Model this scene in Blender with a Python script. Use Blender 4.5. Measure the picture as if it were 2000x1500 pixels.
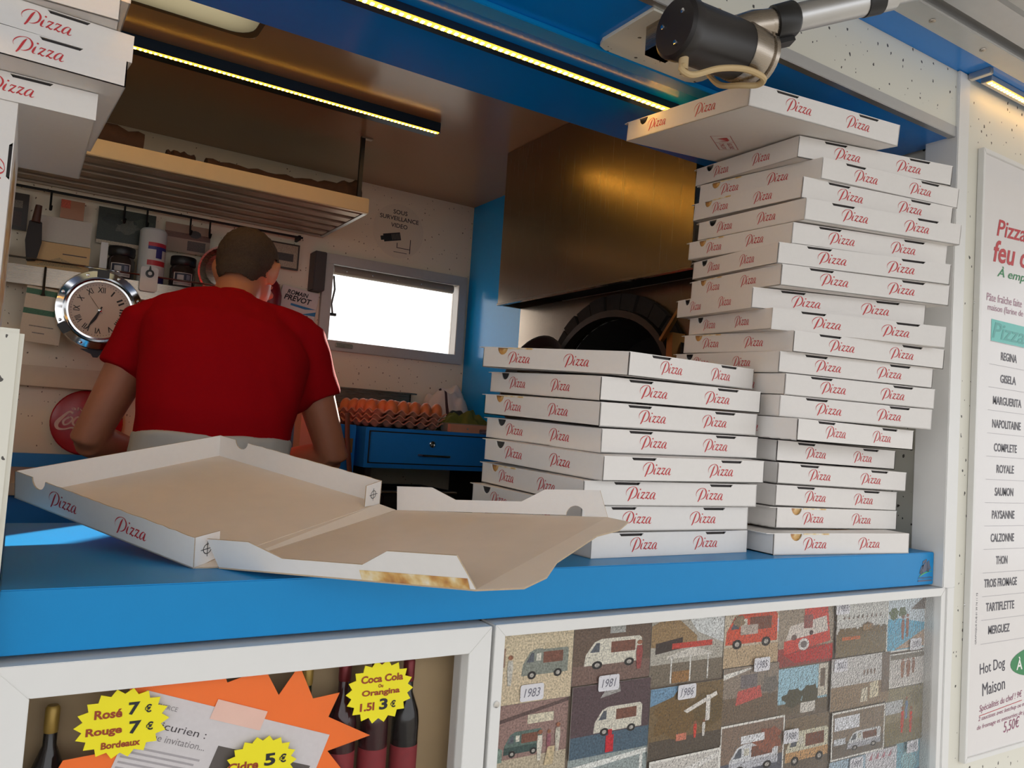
import bpy, bmesh, math, random
from mathutils import Vector, Matrix, Euler, noise
random.seed(7)
for o in list(bpy.data.objects): bpy.data.objects.remove(o)
scene = bpy.context.scene
COL = scene.collection
# ------------------------------------------------------------------ camera
YAW, PITCH, ROLL = .553863, .0595665, .066371
d = Vector((math.sin(YAW)*math.cos(PITCH), math.cos(YAW)*math.cos(PITCH), math.sin(PITCH)))
rt = Vector((math.cos(YAW), -math.sin(YAW), 0)); up = rt.cross(d)
r2 = math.cos(ROLL)*rt + math.sin(ROLL)*up; u2 = -math.sin(ROLL)*rt + math.cos(ROLL)*up
cam_data = bpy.data.cameras.new('camera'); cam = bpy.data.objects.new('camera', cam_data); COL.objects.link(cam)
cam.matrix_world = Matrix(((r2.x, u2.x, -d.x, 0), (r2.y, u2.y, -d.y, -.85), (r2.z, u2.z, -d.z, 0), (0, 0, 0, 1)))
cam_data.sensor_width = 36; cam_data.sensor_fit = 'HORIZONTAL'; cam_data.lens = 36*1555/2000; cam_data.clip_start = .02
scene.camera = cam
# ------------------------------------------------------------------ sky, sun, exposure
world = bpy.data.worlds.new('sky'); scene.world = world; world.use_nodes = True
bg = world.node_tree.nodes['Background']; bg.inputs[0].default_value = (.96, .975, 1, 1); bg.inputs[1].default_value = 2.15
sun = bpy.data.lights.new('sun', 'SUN'); sun.energy = 24; sun.angle = .012; sun.color = (1, .93, .82)
so = bpy.data.objects.new('sun', sun); COL.objects.link(so)
so.rotation_euler = Vector((-.8, -1, -.40)).to_track_quat('-Z', 'Y').to_euler(); so.location = (4, 6, 4)
vs = scene.view_settings; vs.view_transform = 'Standard'; vs.look = 'None'; vs.gamma = 1; vs.exposure = -0.2; vs.use_curve_mapping = False

# ------------------------------------------------------------------ helpers
def lin(c): return tuple(((v/255)/12.92 if v/255 <= .04045 else ((v/255+.055)/1.055)**2.4) for v in c)
MATS = {}
def mat(name, rgb, rough=.5, metal=0, spec=.5, emit=None, estr=0, noise_amt=.06, noise_scale=40, bump=0, bump_scale=80, linear=False, sss=0, aniso=0):
    if name in MATS: return MATS[name]
    m = bpy.data.materials.new(name); m.use_nodes = True; nt = m.node_tree; b = nt.nodes['Principled BSDF']
    c = rgb if linear else lin(rgb)
    tc = nt.nodes.new('ShaderNodeTexCoord')
    if noise_amt:
        n = nt.nodes.new('ShaderNodeTexNoise'); n.inputs['Scale'].default_value = noise_scale; n.inputs['Detail'].default_value = 3
        nt.links.new(tc.outputs['Object'], n.inputs['Vector'])
        mx = nt.nodes.new('ShaderNodeMixRGB'); mx.blend_type = 'MIX'
        mx.inputs[1].default_value = (*[v*(1-noise_amt) for v in c], 1); mx.inputs[2].default_value = (*[min(1, v*(1+noise_amt)) for v in c], 1)
        nt.links.new(n.outputs['Fac'], mx.inputs[0]); nt.links.new(mx.outputs[0], b.inputs['Base Color'])
    else: b.inputs['Base Color'].default_value = (*c, 1)
    b.inputs['Roughness'].default_value = rough; b.inputs['Metallic'].default_value = metal; b.inputs['Specular IOR Level'].default_value = spec
    if sss: b.inputs['Subsurface Weight'].default_value = sss; b.inputs['Subsurface Radius'].default_value = (.02, .007, .004)
    if emit: b.inputs['Emission Color'].default_value = (*lin(emit), 1); b.inputs['Emission Strength'].default_value = estr
    if bump:
        n2 = nt.nodes.new('ShaderNodeTexNoise'); n2.inputs['Scale'].default_value = bump_scale; n2.inputs['Detail'].default_value = 4
        nt.links.new(tc.outputs['Object'], n2.inputs['Vector'])
        bp = nt.nodes.new('ShaderNodeBump'); bp.inputs['Strength'].default_value = bump; bp.inputs['Distance'].default_value = .002
        nt.links.new(n2.outputs['Fac'], bp.inputs['Height']); nt.links.new(bp.outputs[0], b.inputs['Normal'])
    MATS[name] = m
    return m
def speckle(name, base, fleck, rough=.4, scale=105, thr=.30):
    """laminate cladding with scattered dark flecks"""
    m = bpy.data.materials.new(name); m.use_nodes = True; nt = m.node_tree; b = nt.nodes['Principled BSDF']
    tc = nt.nodes.new('ShaderNodeTexCoord'); mp = nt.nodes.new('ShaderNodeMapping'); mp.inputs['Scale'].default_value = (1, 1, .75)
    nt.links.new(tc.outputs['Object'], mp.inputs[0])
    v = nt.nodes.new('ShaderNodeTexVoronoi'); v.inputs['Scale'].default_value = scale
    nz = nt.nodes.new('ShaderNodeTexNoise'); nz.inputs['Scale'].default_value = scale*1.5
    ad = nt.nodes.new('ShaderNodeMixRGB'); ad.blend_type = 'ADD'; ad.inputs[0].default_value = .006
    nt.links.new(mp.outputs[0], ad.inputs[1]); nt.links.new(nz.outputs['Color'], ad.inputs[2]); nt.links.new(mp.outputs[0], nz.inputs['Vector'])
    nt.links.new(ad.outputs[0], v.inputs['Vector'])
    sep = nt.nodes.new('ShaderNodeSeparateColor'); nt.links.new(v.outputs['Color'], sep.inputs[0])
    ml = nt.nodes.new('ShaderNodeMath'); ml.operation = 'MULTIPLY'; nt.links.new(sep.outputs[0], ml.inputs[0]); ml.inputs[1].default_value = thr*2.6
    sb = nt.nodes.new('ShaderNodeMath'); sb.operation = 'SUBTRACT'; nt.links.new(ml.outputs[0], sb.inputs[0]); sb.inputs[1].default_value = thr*1.6
    lt = nt.nodes.new('ShaderNodeMath'); lt.operation = 'LESS_THAN'; nt.links.new(v.outputs['Distance'], lt.inputs[0]); nt.links.new(sb.outputs[0], lt.inputs[1])
    mx = nt.nodes.new('ShaderNodeMixRGB'); mx.inputs[1].default_value = (*lin(base), 1); mx.inputs[2].default_value = (*lin(fleck), 1)
    nt.links.new(lt.outputs[0], mx.inputs[0]); nt.links.new(mx.outputs[0], b.inputs['Base Color'])
    b.inputs['Roughness'].default_value = rough
    MATS[name] = m; return m
def brushed(name, rgb, rough=.3, scale=(4, 4, 400)):
    m = mat(name, rgb, rough, 1, noise_amt=.04); nt = m.node_tree; b = nt.nodes['Principled BSDF']
    tc = nt.nodes.new('ShaderNodeTexCoord'); mp = nt.nodes.new('ShaderNodeMapping'); mp.inputs['Scale'].default_value = scale
    n = nt.nodes.new('ShaderNodeTexNoise'); n.inputs['Scale'].default_value = 3; n.inputs['Detail'].default_value = 6
    nt.links.new(tc.outputs['Object'], mp.inputs[0]); nt.links.new(mp.outputs[0], n.inputs['Vector'])
    mr = nt.nodes.new('ShaderNodeMapRange'); mr.inputs['To Min'].default_value = rough*.8; mr.inputs['To Max'].default_value = rough*1.3
    nt.links.new(n.outputs['Fac'], mr.inputs[0]); nt.links.new(mr.outputs[0], b.inputs['Roughness'])
    bp = nt.nodes.new('ShaderNodeBump'); bp.inputs['Strength'].default_value = .04; bp.inputs['Distance'].default_value = .001
    nt.links.new(n.outputs['Fac'], bp.inputs['Height']); nt.links.new(bp.outputs[0], b.inputs['Normal'])
    return m
def vcol_mat(name, rough=.5, grain=.12, gscale=350):
    """flat print: colour stored on the mesh, with photographic grain"""
    m = bpy.data.materials.new(name); m.use_nodes = True; nt = m.node_tree; b = nt.nodes['Principled BSDF']
    a = nt.nodes.new('ShaderNodeAttribute'); a.attribute_name = 'Col'
    tc = nt.nodes.new('ShaderNodeTexCoord'); n = nt.nodes.new('ShaderNodeTexNoise'); n.inputs['Scale'].default_value = gscale; n.inputs['Detail'].default_value = 3
    nt.links.new(tc.outputs['Object'], n.inputs['Vector'])
    mr = nt.nodes.new('ShaderNodeMapRange'); mr.inputs['From Min'].default_value = .3; mr.inputs['From Max'].default_value = .7
    mr.inputs['To Min'].default_value = 1-grain*2; mr.inputs['To Max'].default_value = 1+grain*1.5
    nt.links.new(n.outputs['Fac'], mr.inputs[0])
    vm = nt.nodes.new('ShaderNodeVectorMath'); vm.operation = 'SCALE'
    nt.links.new(a.outputs['Color'], vm.inputs[0]); nt.links.new(mr.outputs[0], vm.inputs['Scale'])
    nt.links.new(vm.outputs[0], b.inputs['Base Color']); b.inputs['Roughness'].default_value = rough
    MATS[name] = m; return m

class MB:
    """collects shapes for ONE mesh; material slot index per face"""
    def __init__(s): s.v = []; s.f = []; s.m = []; s.c = []
    def add(s, vs, fs, mi=0, col=None):
        o = len(s.v); s.v += [tuple(v) for v in vs]
        for f in fs: s.f.append([i+o for i in f]); s.m.append(mi); s.c.append(col)
        return s
    def box(s, a, b, mi=0, M=None, col=None):
        x0, y0, z0 = a; x1, y1, z1 = b
        vs = [Vector(p) for p in ((x0,y0,z0),(x1,y0,z0),(x1,y1,z0),(x0,y1,z0),(x0,y0,z1),(x1,y0,z1),(x1,y1,z1),(x0,y1,z1))]
        if M: vs = [M @ v for v in vs]
        return s.add(vs, [(0,3,2,1),(4,5,6,7),(0,1,5,4),(1,2,6,5),(2,3,7,6),(3,0,4,7)], mi, col)
    def prism(s, poly, O, U, V, t, mi=0, col=None):
        """2D polygon (ccw in U,V) at O, thickness t along -(U x V) (behind the face)"""
        O, U, V = Vector(O), Vector(U), Vector(V); Nn = U.cross(V).normalized()
        n = len(poly); A = [O+U*p[0]+V*p[1] for p in poly]; B = [a-Nn*t for a in A]
        fs = [list(range(n)), [2*n-1-i for i in range(n)]]
        for i in range(n): j = (i+1) % n; fs.append((i, i+n, j+n, j))
        return s.add(A+B, fs, mi, col)
    def flat(s, poly, O, U, V, mi=0, col=None):
        O, U, V = Vector(O), Vector(U), Vector(V)
        return s.add([O+U*p[0]+V*p[1] for p in poly], [list(range(len(poly)))], mi, col)
    def tube(s, path, r, n=10, mi=0, cap=True, sy=1.0, upv=None):
        path = [Vector(p) for p in path]; k = len(path); rs = r if isinstance(r, (list, tuple)) else [r]*k
        rings = []; prevx = None
        for i, p in enumerate(path):
            t = (path[min(i+1, k-1)]-path[max(i-1, 0)]).normalized()
            if prevx is None:
                x = (Vector(upv) if upv else (Vector((0,0,1)) if abs(t.z) < .9 else Vector((1,0,0)))).cross(t).normalized()
            else: x = (prevx - t*prevx.dot(t)).normalized()
            y = t.cross(x); prevx = x; ri = rs[i]
            rx, ry = ri if isinstance(ri, (list, tuple)) else (ri, ri*sy)
            rings.append([p+x*rx*math.cos(2*math.pi*j/n)+y*ry*math.sin(2*math.pi*j/n) for j in range(n)])
        vs = [v for rg in rings for v in rg]; fs = []
        for i in range(k-1):
            for j in range(n): a = i*n+j; b = i*n+(j+1) % n; fs.append((a, b, b+n, a+n))
        if cap: fs.append([n-1-j for j in range(n)]); fs.append([(k-1)*n+j for j in range(n)])
        return s.add(vs, fs, mi)
    def lathe(s, prof, O=(0,0,0), axis=(0,0,1), n=24, mi=0):
        """prof: list of (r, h) along axis"""
        O = Vector(O); ax = Vector(axis).normalized(); x = (Vector((1,0,0)) if abs(ax.x) < .8 else Vector((0,1,0))); x = (x-ax*x.dot(ax)).normalized(); y = ax.cross(x)
        vs = []; fs = []
        for r, h in prof:
            for j in range(n): a = 2*math.pi*j/n; vs.append(O+ax*h+x*max(r, 1e-5)*math.cos(a)+y*max(r, 1e-5)*math.sin(a))
        for i in range(len(prof)-1):
            for j in range(n): a = i*n+j; b = i*n+(j+1) % n; fs.append((a, b, b+n, a+n))
        fs.append([n-1-j for j in range(n)]); fs.append([(len(prof)-1)*n+j for j in range(n)])
        return s.add(vs, fs, mi)
    def ball(s, C, r, n=16, m=10, mi=0, M=None):
        C = Vector(C); r = r if isinstance(r, (list, tuple)) else (r, r, r); vs = []; fs = []
        for i in range(m+1):
            t = math.pi*i/m
            for j in range(n):
                p = 2*math.pi*j/n; v = Vector((r[0]*math.sin(t)*math.cos(p), r[1]*math.sin(t)*math.sin(p), -r[2]*math.cos(t)))
                vs.append(C+(M @ v if M else v))
        for i in range(m):
            for j in range(n): a = i*n+j; b = i*n+(j+1) % n; fs.append((a, b, b+n, a+n))
        return s.add(vs, fs, mi)
    def mesh(s, name, mats, smooth=False, bevel=0):
        me = bpy.data.meshes.new(name); me.from_pydata(s.v, [], s.f)
        for i, p in enumerate(me.polygons): p.material_index = s.m[i]
        if any(c is not None for c in s.c):
            at = me.color_attributes.new('Col', 'FLOAT_COLOR', 'CORNER')
            for i, p in enumerate(me.polygons):
                c = s.c[i] or (.5, .5, .5)
                for l in p.loop_indices: at.data[l].color = (*c[:3], 1)
        for m in (mats if isinstance(mats, (list, tuple)) else [mats]): me.materials.append(m)
        bm = bmesh.new(); bm.from_mesh(me)
        bmesh.ops.remove_doubles(bm, verts=bm.verts, dist=1e-6)
        if not any(c is not None for c in s.c): bmesh.ops.recalc_face_normals(bm, faces=bm.faces)
        if bevel: bmesh.ops.bevel(bm, geom=[e for e in bm.edges if len(e.link_faces) == 2 and e.calc_face_angle(0) > .6], offset=bevel, segments=2, affect='EDGES', clamp_overlap=True)
        bm.to_mesh(me); bm.free()
        if smooth:
            for p in me.polygons: p.use_smooth = True
            me.set_sharp_from_angle(angle=.7)
        return me
def link(name, me, parent=None):
    o = bpy.data.objects.new(name, me); COL.objects.link(o)
    if parent: o.parent = parent
    return o
def part(name, mb, m, parent, smooth=False, bevel=0, label=None):
    o = link(name, mb.mesh(name, m, smooth, bevel), parent)
    if label: o['label'] = label
    return o
def tag(o, label, cat, group=None):
    o['label'] = label; o['category'] = cat
    if group: o['group'] = group
    return o
def solo(name, mb, m, label, cat, group=None, smooth=False, bevel=0): return tag(part(name, mb, m, None, smooth, bevel), label, cat, group)
def struct(name, mb, m, label=None, bevel=0, parent=None):
    o = part(name, mb, m, parent, False, bevel)
    if parent is None:
        o['kind'] = 'structure'
    if label: o['label'] = label
    return o
def thing(name, label, cat, loc=(0,0,0), rot=None, group=None):
    o = bpy.data.objects.new(name, None); o.empty_display_size = .02; COL.objects.link(o); o.location = loc
    if rot is not None: o.rotation_euler = rot
    return tag(o, label, cat, group)
def rounded(w, h, r, n=5, x0=0, y0=0):
    out = []
    for cx, cy, a in ((w-r, r, -90), (w-r, h-r, 0), (r, h-r, 90), (r, r, 180)):
        for i in range(n+1):
            t = math.radians(a+90*i/n); out.append((x0+cx+r*math.cos(t), y0+cy+r*math.sin(t)))
    return out
def circle(cx, cy, r, n=20, ry=None): return [(cx+r*math.cos(2*math.pi*i/n), cy+(ry or r)*math.sin(2*math.pi*i/n)) for i in range(n)]
def rect(x0, y0, x1, y1): return [(x0,y0),(x1,y0),(x1,y1),(x0,y1)]
_txt = {}
def text_verts(body, bold=0.0, shear=0.0):
    key = (body, bold, shear)
    if key not in _txt:
        cu = bpy.data.curves.new('t', 'FONT'); cu.body = body; cu.offset = bold; cu.shear = shear; cu.resolution_u = 3; cu.fill_mode = 'FRONT'
        cu.align_x = 'CENTER' if '\n' in body else 'LEFT'
        ob = bpy.data.objects.new('t', cu); COL.objects.link(ob)
        dg = bpy.context.evaluated_depsgraph_get(); me = bpy.data.meshes.new_from_object(ob.evaluated_get(dg))
        vs = [(v.co.x, v.co.y) for v in me.vertices]; fs = [list(p.vertices) for p in me.polygons]
        bpy.data.objects.remove(ob); bpy.data.curves.remove(cu); bpy.data.meshes.remove(me)
        x0 = min(v[0] for v in vs); x1 = max(v[0] for v in vs); y0 = min(v[1] for v in vs); y1 = max(v[1] for v in vs)
        _txt[key] = ([((x-x0)/(x1-x0), (y-y0)/(y1-y0)) for x, y in vs], fs, (x1-x0)/(y1-y0))
    return _txt[key]
def text_into(mb, body, O, U, V, w=None, h=None, bold=0.0, shear=0.0, mi=0, col=None, rot=0):
    """flat lettering fitted into a w x h box whose lower-left corner is O"""
    vs, fs, asp = text_verts(body, bold, shear)
    if w is None: w = h*asp
    if h is None: h = w/asp
    O, U, V = Vector(O), Vector(U), Vector(V); c, s_ = math.cos(rot), math.sin(rot)
    mb.add([O+U*(x*w*c-y*h*s_)+V*(x*w*s_+y*h*c) for x, y in vs], fs, mi, col)
    return w
FX, FZ = Vector((1,0,0)), Vector((0,0,1))          # the axes of everything that faces the street
def catmull(P, k=6):
    out = []; n = len(P)
    for i in range(n-1):
        p0, p1, p2, p3 = P[max(i-1,0)], P[i], P[i+1], P[min(i+2,n-1)]
        for j in range(k):
            t = j/k; out.append(tuple(.5*(2*b+(c-a)*t+(2*a-5*b+4*c-d_)*t*t+(3*b-a-3*c+d_)*t**3) for a, b, c, d_ in zip(p0, p1, p2, p3)))
    out.append(tuple(P[-1])); return out
def ribbon(mb, P, O, U, V, mi=0, col=None, k=6):
    Q = catmull(P, k); L = []; R = []
    for i, (x, y, w) in enumerate(Q):
        a = Q[max(i-1,0)]; b = Q[min(i+1, len(Q)-1)]; tx, ty = b[0]-a[0], b[1]-a[1]; l = math.hypot(tx, ty) or 1
        nx, ny = -ty/l*w/2, tx/l*w/2; L.append((x+nx, y+ny)); R.append((x-nx, y-ny))
    n = len(Q); vs = [O+U*p[0]+V*p[1] for p in L+R]
    mb.add(vs, [(n+i, n+i+1, i+1, i) for i in range(n-1)], mi, col)

# ------------------------------------------------------------------ materials
BLUE = mat('blue_laminate', (0, 134, 198), .36, spec=.3, noise_amt=.03, bump=.03, bump_scale=300)
BLUE_IN = mat('blue_panel', (0, 128, 220), .16, noise_amt=.03)
BLUE_CAB = mat('blue_cabinet_paint', (20, 132, 222), .35, noise_amt=.05)
SPECK = speckle('speckled_cladding', (222, 219, 206), (70, 66, 60))
SPECK_IN = speckle('speckled_wall', (238, 224, 198), (130, 108, 84), thr=.24)
ALU = brushed('brushed_aluminium', (196, 196, 196), .36)
ALU_W = mat('anodised_aluminium', (226, 225, 222), .45, .05, noise_amt=.02)
STEEL = brushed('stainless_steel', (168, 158, 146), .26)
STEEL_V = brushed('stainless_sheet', (172, 160, 146), .24, (4, 260, 2))
STEEL_P = mat('polished_steel', (215, 215, 215), .08, 1, noise_amt=0)
CEIL = mat('glossy_ceiling', (176, 140, 104), .2, noise_amt=.05, noise_scale=5)
WHITE = mat('white_paint', (215, 213, 208), .4, noise_amt=.03)
CARD = mat('white_cardboard', (230, 226, 222), .62, noise_amt=.025, noise_scale=120, bump=.05, bump_scale=400)
CARD_IN = mat('inner_cardboard', (224, 211, 196), .6, noise_amt=.05, noise_scale=30, bump=.05, bump_scale=300)
KRAFT = mat('cardboard_edge', (186, 165, 138), .8, noise_amt=.15, noise_scale=300)
RED = mat('red_print', (196, 48, 54), .55, noise_amt=.05)
DARK = mat('dark_plastic', (24, 23, 24), .4, noise_amt=.1)
BLACK = mat('black_iron', (16, 14, 13), .55, noise_amt=.2, noise_scale=20)
INK = mat('black_ink', (34, 34, 38), .6, noise_amt=0)
LED = mat('led_chip', (255, 200, 90), .5, emit=(255, 196, 84), estr=44, noise_amt=0)
LEDBASE = mat('led_tape', (235, 180, 60), .4, emit=(255, 170, 40), estr=7, noise_amt=0)
GLASS = bpy.data.materials.new('hammered_glass'); GLASS.use_nodes = True
def glass_pane(m, rough, bump, fac, scale):
    nt = m.node_tree; nt.nodes.clear(); out = nt.nodes.new('ShaderNodeOutputMaterial'); mx = nt.nodes.new('ShaderNodeMixShader')
    tr = nt.nodes.new('ShaderNodeBsdfTransparent'); gl = nt.nodes.new('ShaderNodeBsdfGlossy'); gl.inputs['Roughness'].default_value = rough
    lw = nt.nodes.new('ShaderNodeLayerWeight'); lw.inputs[0].default_value = fac
    tc = nt.nodes.new('ShaderNodeTexCoord'); n = nt.nodes.new('ShaderNodeTexNoise'); n.inputs['Scale'].default_value = scale; n.inputs['Detail'].default_value = 1
    bp = nt.nodes.new('ShaderNodeBump'); bp.inputs['Strength'].default_value = bump; bp.inputs['Distance'].default_value = .002
    nt.links.new(tc.outputs['Object'], n.inputs['Vector']); nt.links.new(n.outputs['Fac'], bp.inputs['Height'])
    nt.links.new(bp.outputs[0], gl.inputs['Normal']); nt.links.new(bp.outputs[0], lw.inputs['Normal'])
    nt.links.new(lw.outputs['Fresnel'], mx.inputs[0]); nt.links.new(tr.outputs[0], mx.inputs[1]); nt.links.new(gl.outputs[0], mx.inputs[2]); nt.links.new(mx.outputs[0], out.inputs[0])
glass_pane(GLASS, .12, .8, .1, 330)
CLEAR = bpy.data.materials.new('clear_glass'); CLEAR.use_nodes = True; glass_pane(CLEAR, .02, 0, .15, 10)
PRINT = vcol_mat('photo_print', .45, .22, 380)
SIGN = vcol_mat('sign_print', .4, .015, 200)
# ------------------------------------------------------------------ the setting
struct('ground', MB().box((-12,-14,-1.62),(14,16,-1.6)), mat('asphalt', (120,117,112), .9, noise_amt=.2, noise_scale=60, bump=.4, bump_scale=200), 'grey asphalt in front of the truck')
struct('floor', MB().box((-1.25,.1,-1.14),(1.53,1.99,-1.1)), mat('truck_floor', (92,88,84), .6, noise_amt=.15))
# back wall with the window opening
b = MB()
for a_, c_ in (((-1.25,1.95,-1.14),(.905,1.99,.93)), ((1.475,1.95,-1.14),(1.53,1.99,.93)), ((.905,1.95,-1.14),(1.475,1.99,.255)), ((.905,1.95,.592),(1.475,1.99,.93))): b.box(a_, c_)
struct('wall_back', b, SPECK_IN)
struct('wall_left', MB().box((-1.27,.1,-1.14),(-1.2,1.99,.93)), SPECK_IN)
struct('wall_right', MB().box((1.512,.048,-1.14),(1.55,1.95,.93)), SPECK)
# ceiling with the roof hatch opening
b = MB(); hx0, hx1, hy0, hy1 = -.25, .405, .62, 1.072
for a_, c_ in (((-1.25,.3,.89),(hx0,1.99,.93)), ((hx1,.3,.89),(1.55,1.99,.93)), ((hx0,.3,.89),(hx1,hy0,.93)), ((hx0,hy1,.89),(hx1,1.99,.93))): b.box(a_, c_)
struct('ceiling', b, CEIL)
# header over the hatch: blue soffit, white cladding, aluminium lip
struct('trim_1', MB().box((-1.3,.001,.6195),(1.499,.425,.80)), BLUE_IN, 'blue soffit panel over the serving hatch')
struct('wall_front', MB().box((-1.3,-.012,.638),(1.476,-.0005,.747)).box((1.476,-.0115,.747),(1.48,-.001,.7472)), SPECK, 'speckled white cladding above the hatch')
struct('trim_2', MB().box((-1.3,-.014,.617),(1.476,.0005,.638)), ALU, 'aluminium lip along the hatch header', bevel=.001)
struct('wall_front_right', MB().box((1.512,-.012,-1.35),(3.4,.047,.747)), SPECK, 'speckled white cladding beside the hatch')
struct('trim_3', MB().box((1.476,-.018,-.2345),(1.513,.047,.747)).box((1.4895,-.018,-1.0),(1.513,.047,-.2345)), ALU_W, 'aluminium door post beside the hatch', bevel=.0015)
struct('trim_4', MB().box((-1.3,-.066,.7472),(3.4,-.0005,.80)), BLUE_IN, 'blue soffit strip under the raised flap')
struct('wall_front_left', MB().box((-1.3,-.02,-1.35),(.001,.03,.062)), SPECK, 'speckled white half wall at the end of the counter', bevel=.004)
solo('side_ledge', MB().box((-1.2,.032,-.06),(-.002,.76,.0424)), WHITE, 'white ledge behind the speckled half wall', 'ledge')
struct('wall_front_lower', MB().box((.002,.06,-1.35),(1.51,.09,-.24)), mat('panel_back', (150,140,125), .7), 'wall behind the display panels')
# raised flap (awning)
fl = thing('hatch_flap', 'raised white awning flap with riveted aluminium rail over the hatch', 'awning', (1.0,-.1,.76))
def F(x, y, z): return (x-1.0, y+.1, z-.76)
part('rail', MB().box(F(-1.3,-.112,.742), F(3.4,-.067,.772)), ALU, fl, bevel=.002)
ang = math.radians(3); Mf = Matrix.Translation(Vector(F(0,-.112,.765))) @ Matrix.Rotation(-ang, 4, 'X')
part('panel', MB().box((-1.3,-1.9,0),(3.4,0,.025), M=Mf), mat('flap_white', (206,202,196), .35), fl)
part('frame', MB().box((-1.3,-1.92,-.02),(3.4,-1.89,.03), M=Mf).box((3.35,-1.9,-.02),(3.4,0,.0), M=Mf).box((-1.3,-.06,-.012),(3.4,-.01,0), M=Mf), ALU, fl)
riv = MB().lathe([(.006,0),(.0055,.002),(.002,.0035)], axis=(0,0,-1), n=10).mesh('rivet', STEEL)
for k in range(16):
    o = link('rivet', riv, fl); o.location = F(.62+.16*k, -.089, .7425)
# window in the back wall
win = MB(); x0, x1, z0, z1, w = .893, 1.478, .25, .598, .036
for r_ in ((x0,z0,x1,z0+w), (x0,z1-w,x1,z1), (x0,z0+w,x0+w,z1-w), (x1-w,z0+w,x1,z1-w)): win.box((r_[0],1.925,r_[1]),(r_[2],1.985,r_[3]))
wo = struct('window_1', win, mat('grey_window_frame', (196,190,182), .45, .3), 'grey framed back window, blown out by daylight', bevel=.002)
part('pane', MB().box((x0+w,1.97,z0+w),(x1-w,1.973,z1-w)), CLEAR, wo)
roll = MB().tube([(x0+w+.004,1.945,z1-w-.018),(x1-w-.02,1.945,z1-w-.018)], .017, 14)
part('blind_roller', roll, mat('blind_cassette', (150,142,130), .4, .2), wo, True)
for k in range(5): part('screw', MB().ball((x0+w+.05+.1*k,1.9285,z1-w-.02), .003, 8, 6), STEEL_P, wo)
part('latch', MB().box((.955,1.915,.262),(1.02,1.926,.278)), STEEL, wo, bevel=.002)
part('stay_arm', MB().tube([(.936,1.94,.52),(.94,1.93,.47),(.937,1.945,.42),(.945,1.95,.385)], .004, 8).box((.93,1.935,.375),(.955,1.95,.385)), DARK, wo, True)
# roof hatch
hb = MB(); N_ = 10
hp = [[(hx0-.02+(hx1-hx0+.04)*i/N_, hy0-.02+(hy1-hy0+.04)*j/N_, .931+.05*(1-(2*i/N_-1)**4)*(1-(2*j/N_-1)**4)) for j in range(N_+1)] for i in range(N_+1)]
hb.add([p for r_ in hp for p in r_], [(i*(N_+1)+j, (i+1)*(N_+1)+j, (i+1)*(N_+1)+j+1, i*(N_+1)+j+1) for i in range(N_) for j in range(N_)])
trl = bpy.data.materials.new('opal_acrylic'); trl.use_nodes = True; nt = trl.node_tree; bs = nt.nodes['Principled BSDF']
n_ = nt.nodes.new('ShaderNodeTexNoise'); n_.inputs['Scale'].default_value = 3; rp = nt.nodes.new('ShaderNodeMixRGB'); rp.inputs[1].default_value = (.36,.30,.17,1); rp.inputs[2].default_value = (.44,.37,.22,1)
tl = nt.nodes.new('ShaderNodeBsdfTranslucent'); nt.links.new(n_.outputs['Fac'], rp.inputs[0]); nt.links.new(rp.outputs[0], tl.inputs[0])
bs.inputs['Base Color'].default_value = (.5,.45,.32,1); bs.inputs['Roughness'].default_value = .4; mxs = nt.nodes.new('ShaderNodeMixShader'); mxs.inputs[0].default_value = .75
nt.links.new(bs.outputs[0], mxs.inputs[1]); nt.links.new(tl.outputs[0], mxs.inputs[2]); nt.links.new(mxs.outputs[0], nt.nodes['Material Output'].inputs[0])
hat = thing('roof_hatch', 'cream opal roof hatch with dark rounded rim in the ceiling', 'skylight', (hx0,hy0,.9))
ho = part('dome', hb, CLEAR, hat, True); ho.location = (-hx0,-hy0,-.9)
outer = rounded(hx1-hx0, hy1-hy0, .035, x0=hx0, y0=hy0); inner = rounded(hx1-hx0-.024, hy1-hy0-.024, .05, x0=hx0+.012, y0=hy0+.012)
rm = MB(); n = len(outer); vs_ = [(x,y,.886) for x,y in outer]+[(x,y,.886) for x,y in inner]+[(x,y,.934) for x,y in inner]
rm.add(vs_, [(i,(i+1)%n,n+(i+1)%n,n+i) for i in range(n)]+[(n+i,n+(i+1)%n,2*n+(i+1)%n,2*n+i) for i in range(n)])
do = part('diffuser', MB().flat(inner, (0,0,.8875), (1,0,0), (0,1,0)), trl, hat); do.location = (-hx0,-hy0,-.9)
ro = part('rim', rm, mat('hatch_rim', (60,48,36), .5), hat); ro.location = (-hx0,-hy0,-.9)

# ------------------------------------------------------------------ LED light bars
def led_bar(label, x0, x1, y, z, w=.03, t=.022, housing=None, pitch=.0115, chip=None, tape=None):
    t_ = thing('led_bar', label, 'light', ((x0+x1)/2, y, z))
    L = (x1-x0)/2
    part('housing', MB().box((-L,0,-t),(L,w,0)), housing or mat('led_housing', (40,58,78), .3, .6), t_, bevel=.001)
    part('lens', MB().box((-L+.004,.001,-t-.0012),(L-.004,.011,-t+.001)), tape or LEDBASE, t_)
    ch = MB(); k = int(2*L/pitch)
    for i in range(k): xx = -L+.006+i*pitch; ch.box((xx,.0025,-t-.0022),(xx+.005,.0095,-t-.0010))
    o = part('led_chips', ch, chip or LED, t_); o['kind'] = 'stuff'
    return t_
led_bar('thin LED bar on the blue soffit above the pizza boxes', -.6, .985, .222, .6195, .03, .014)
led_bar('long LED bar in a dark housing under the brown ceiling', -.75, .985, 1.235, .8895, .05, .03)
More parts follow.
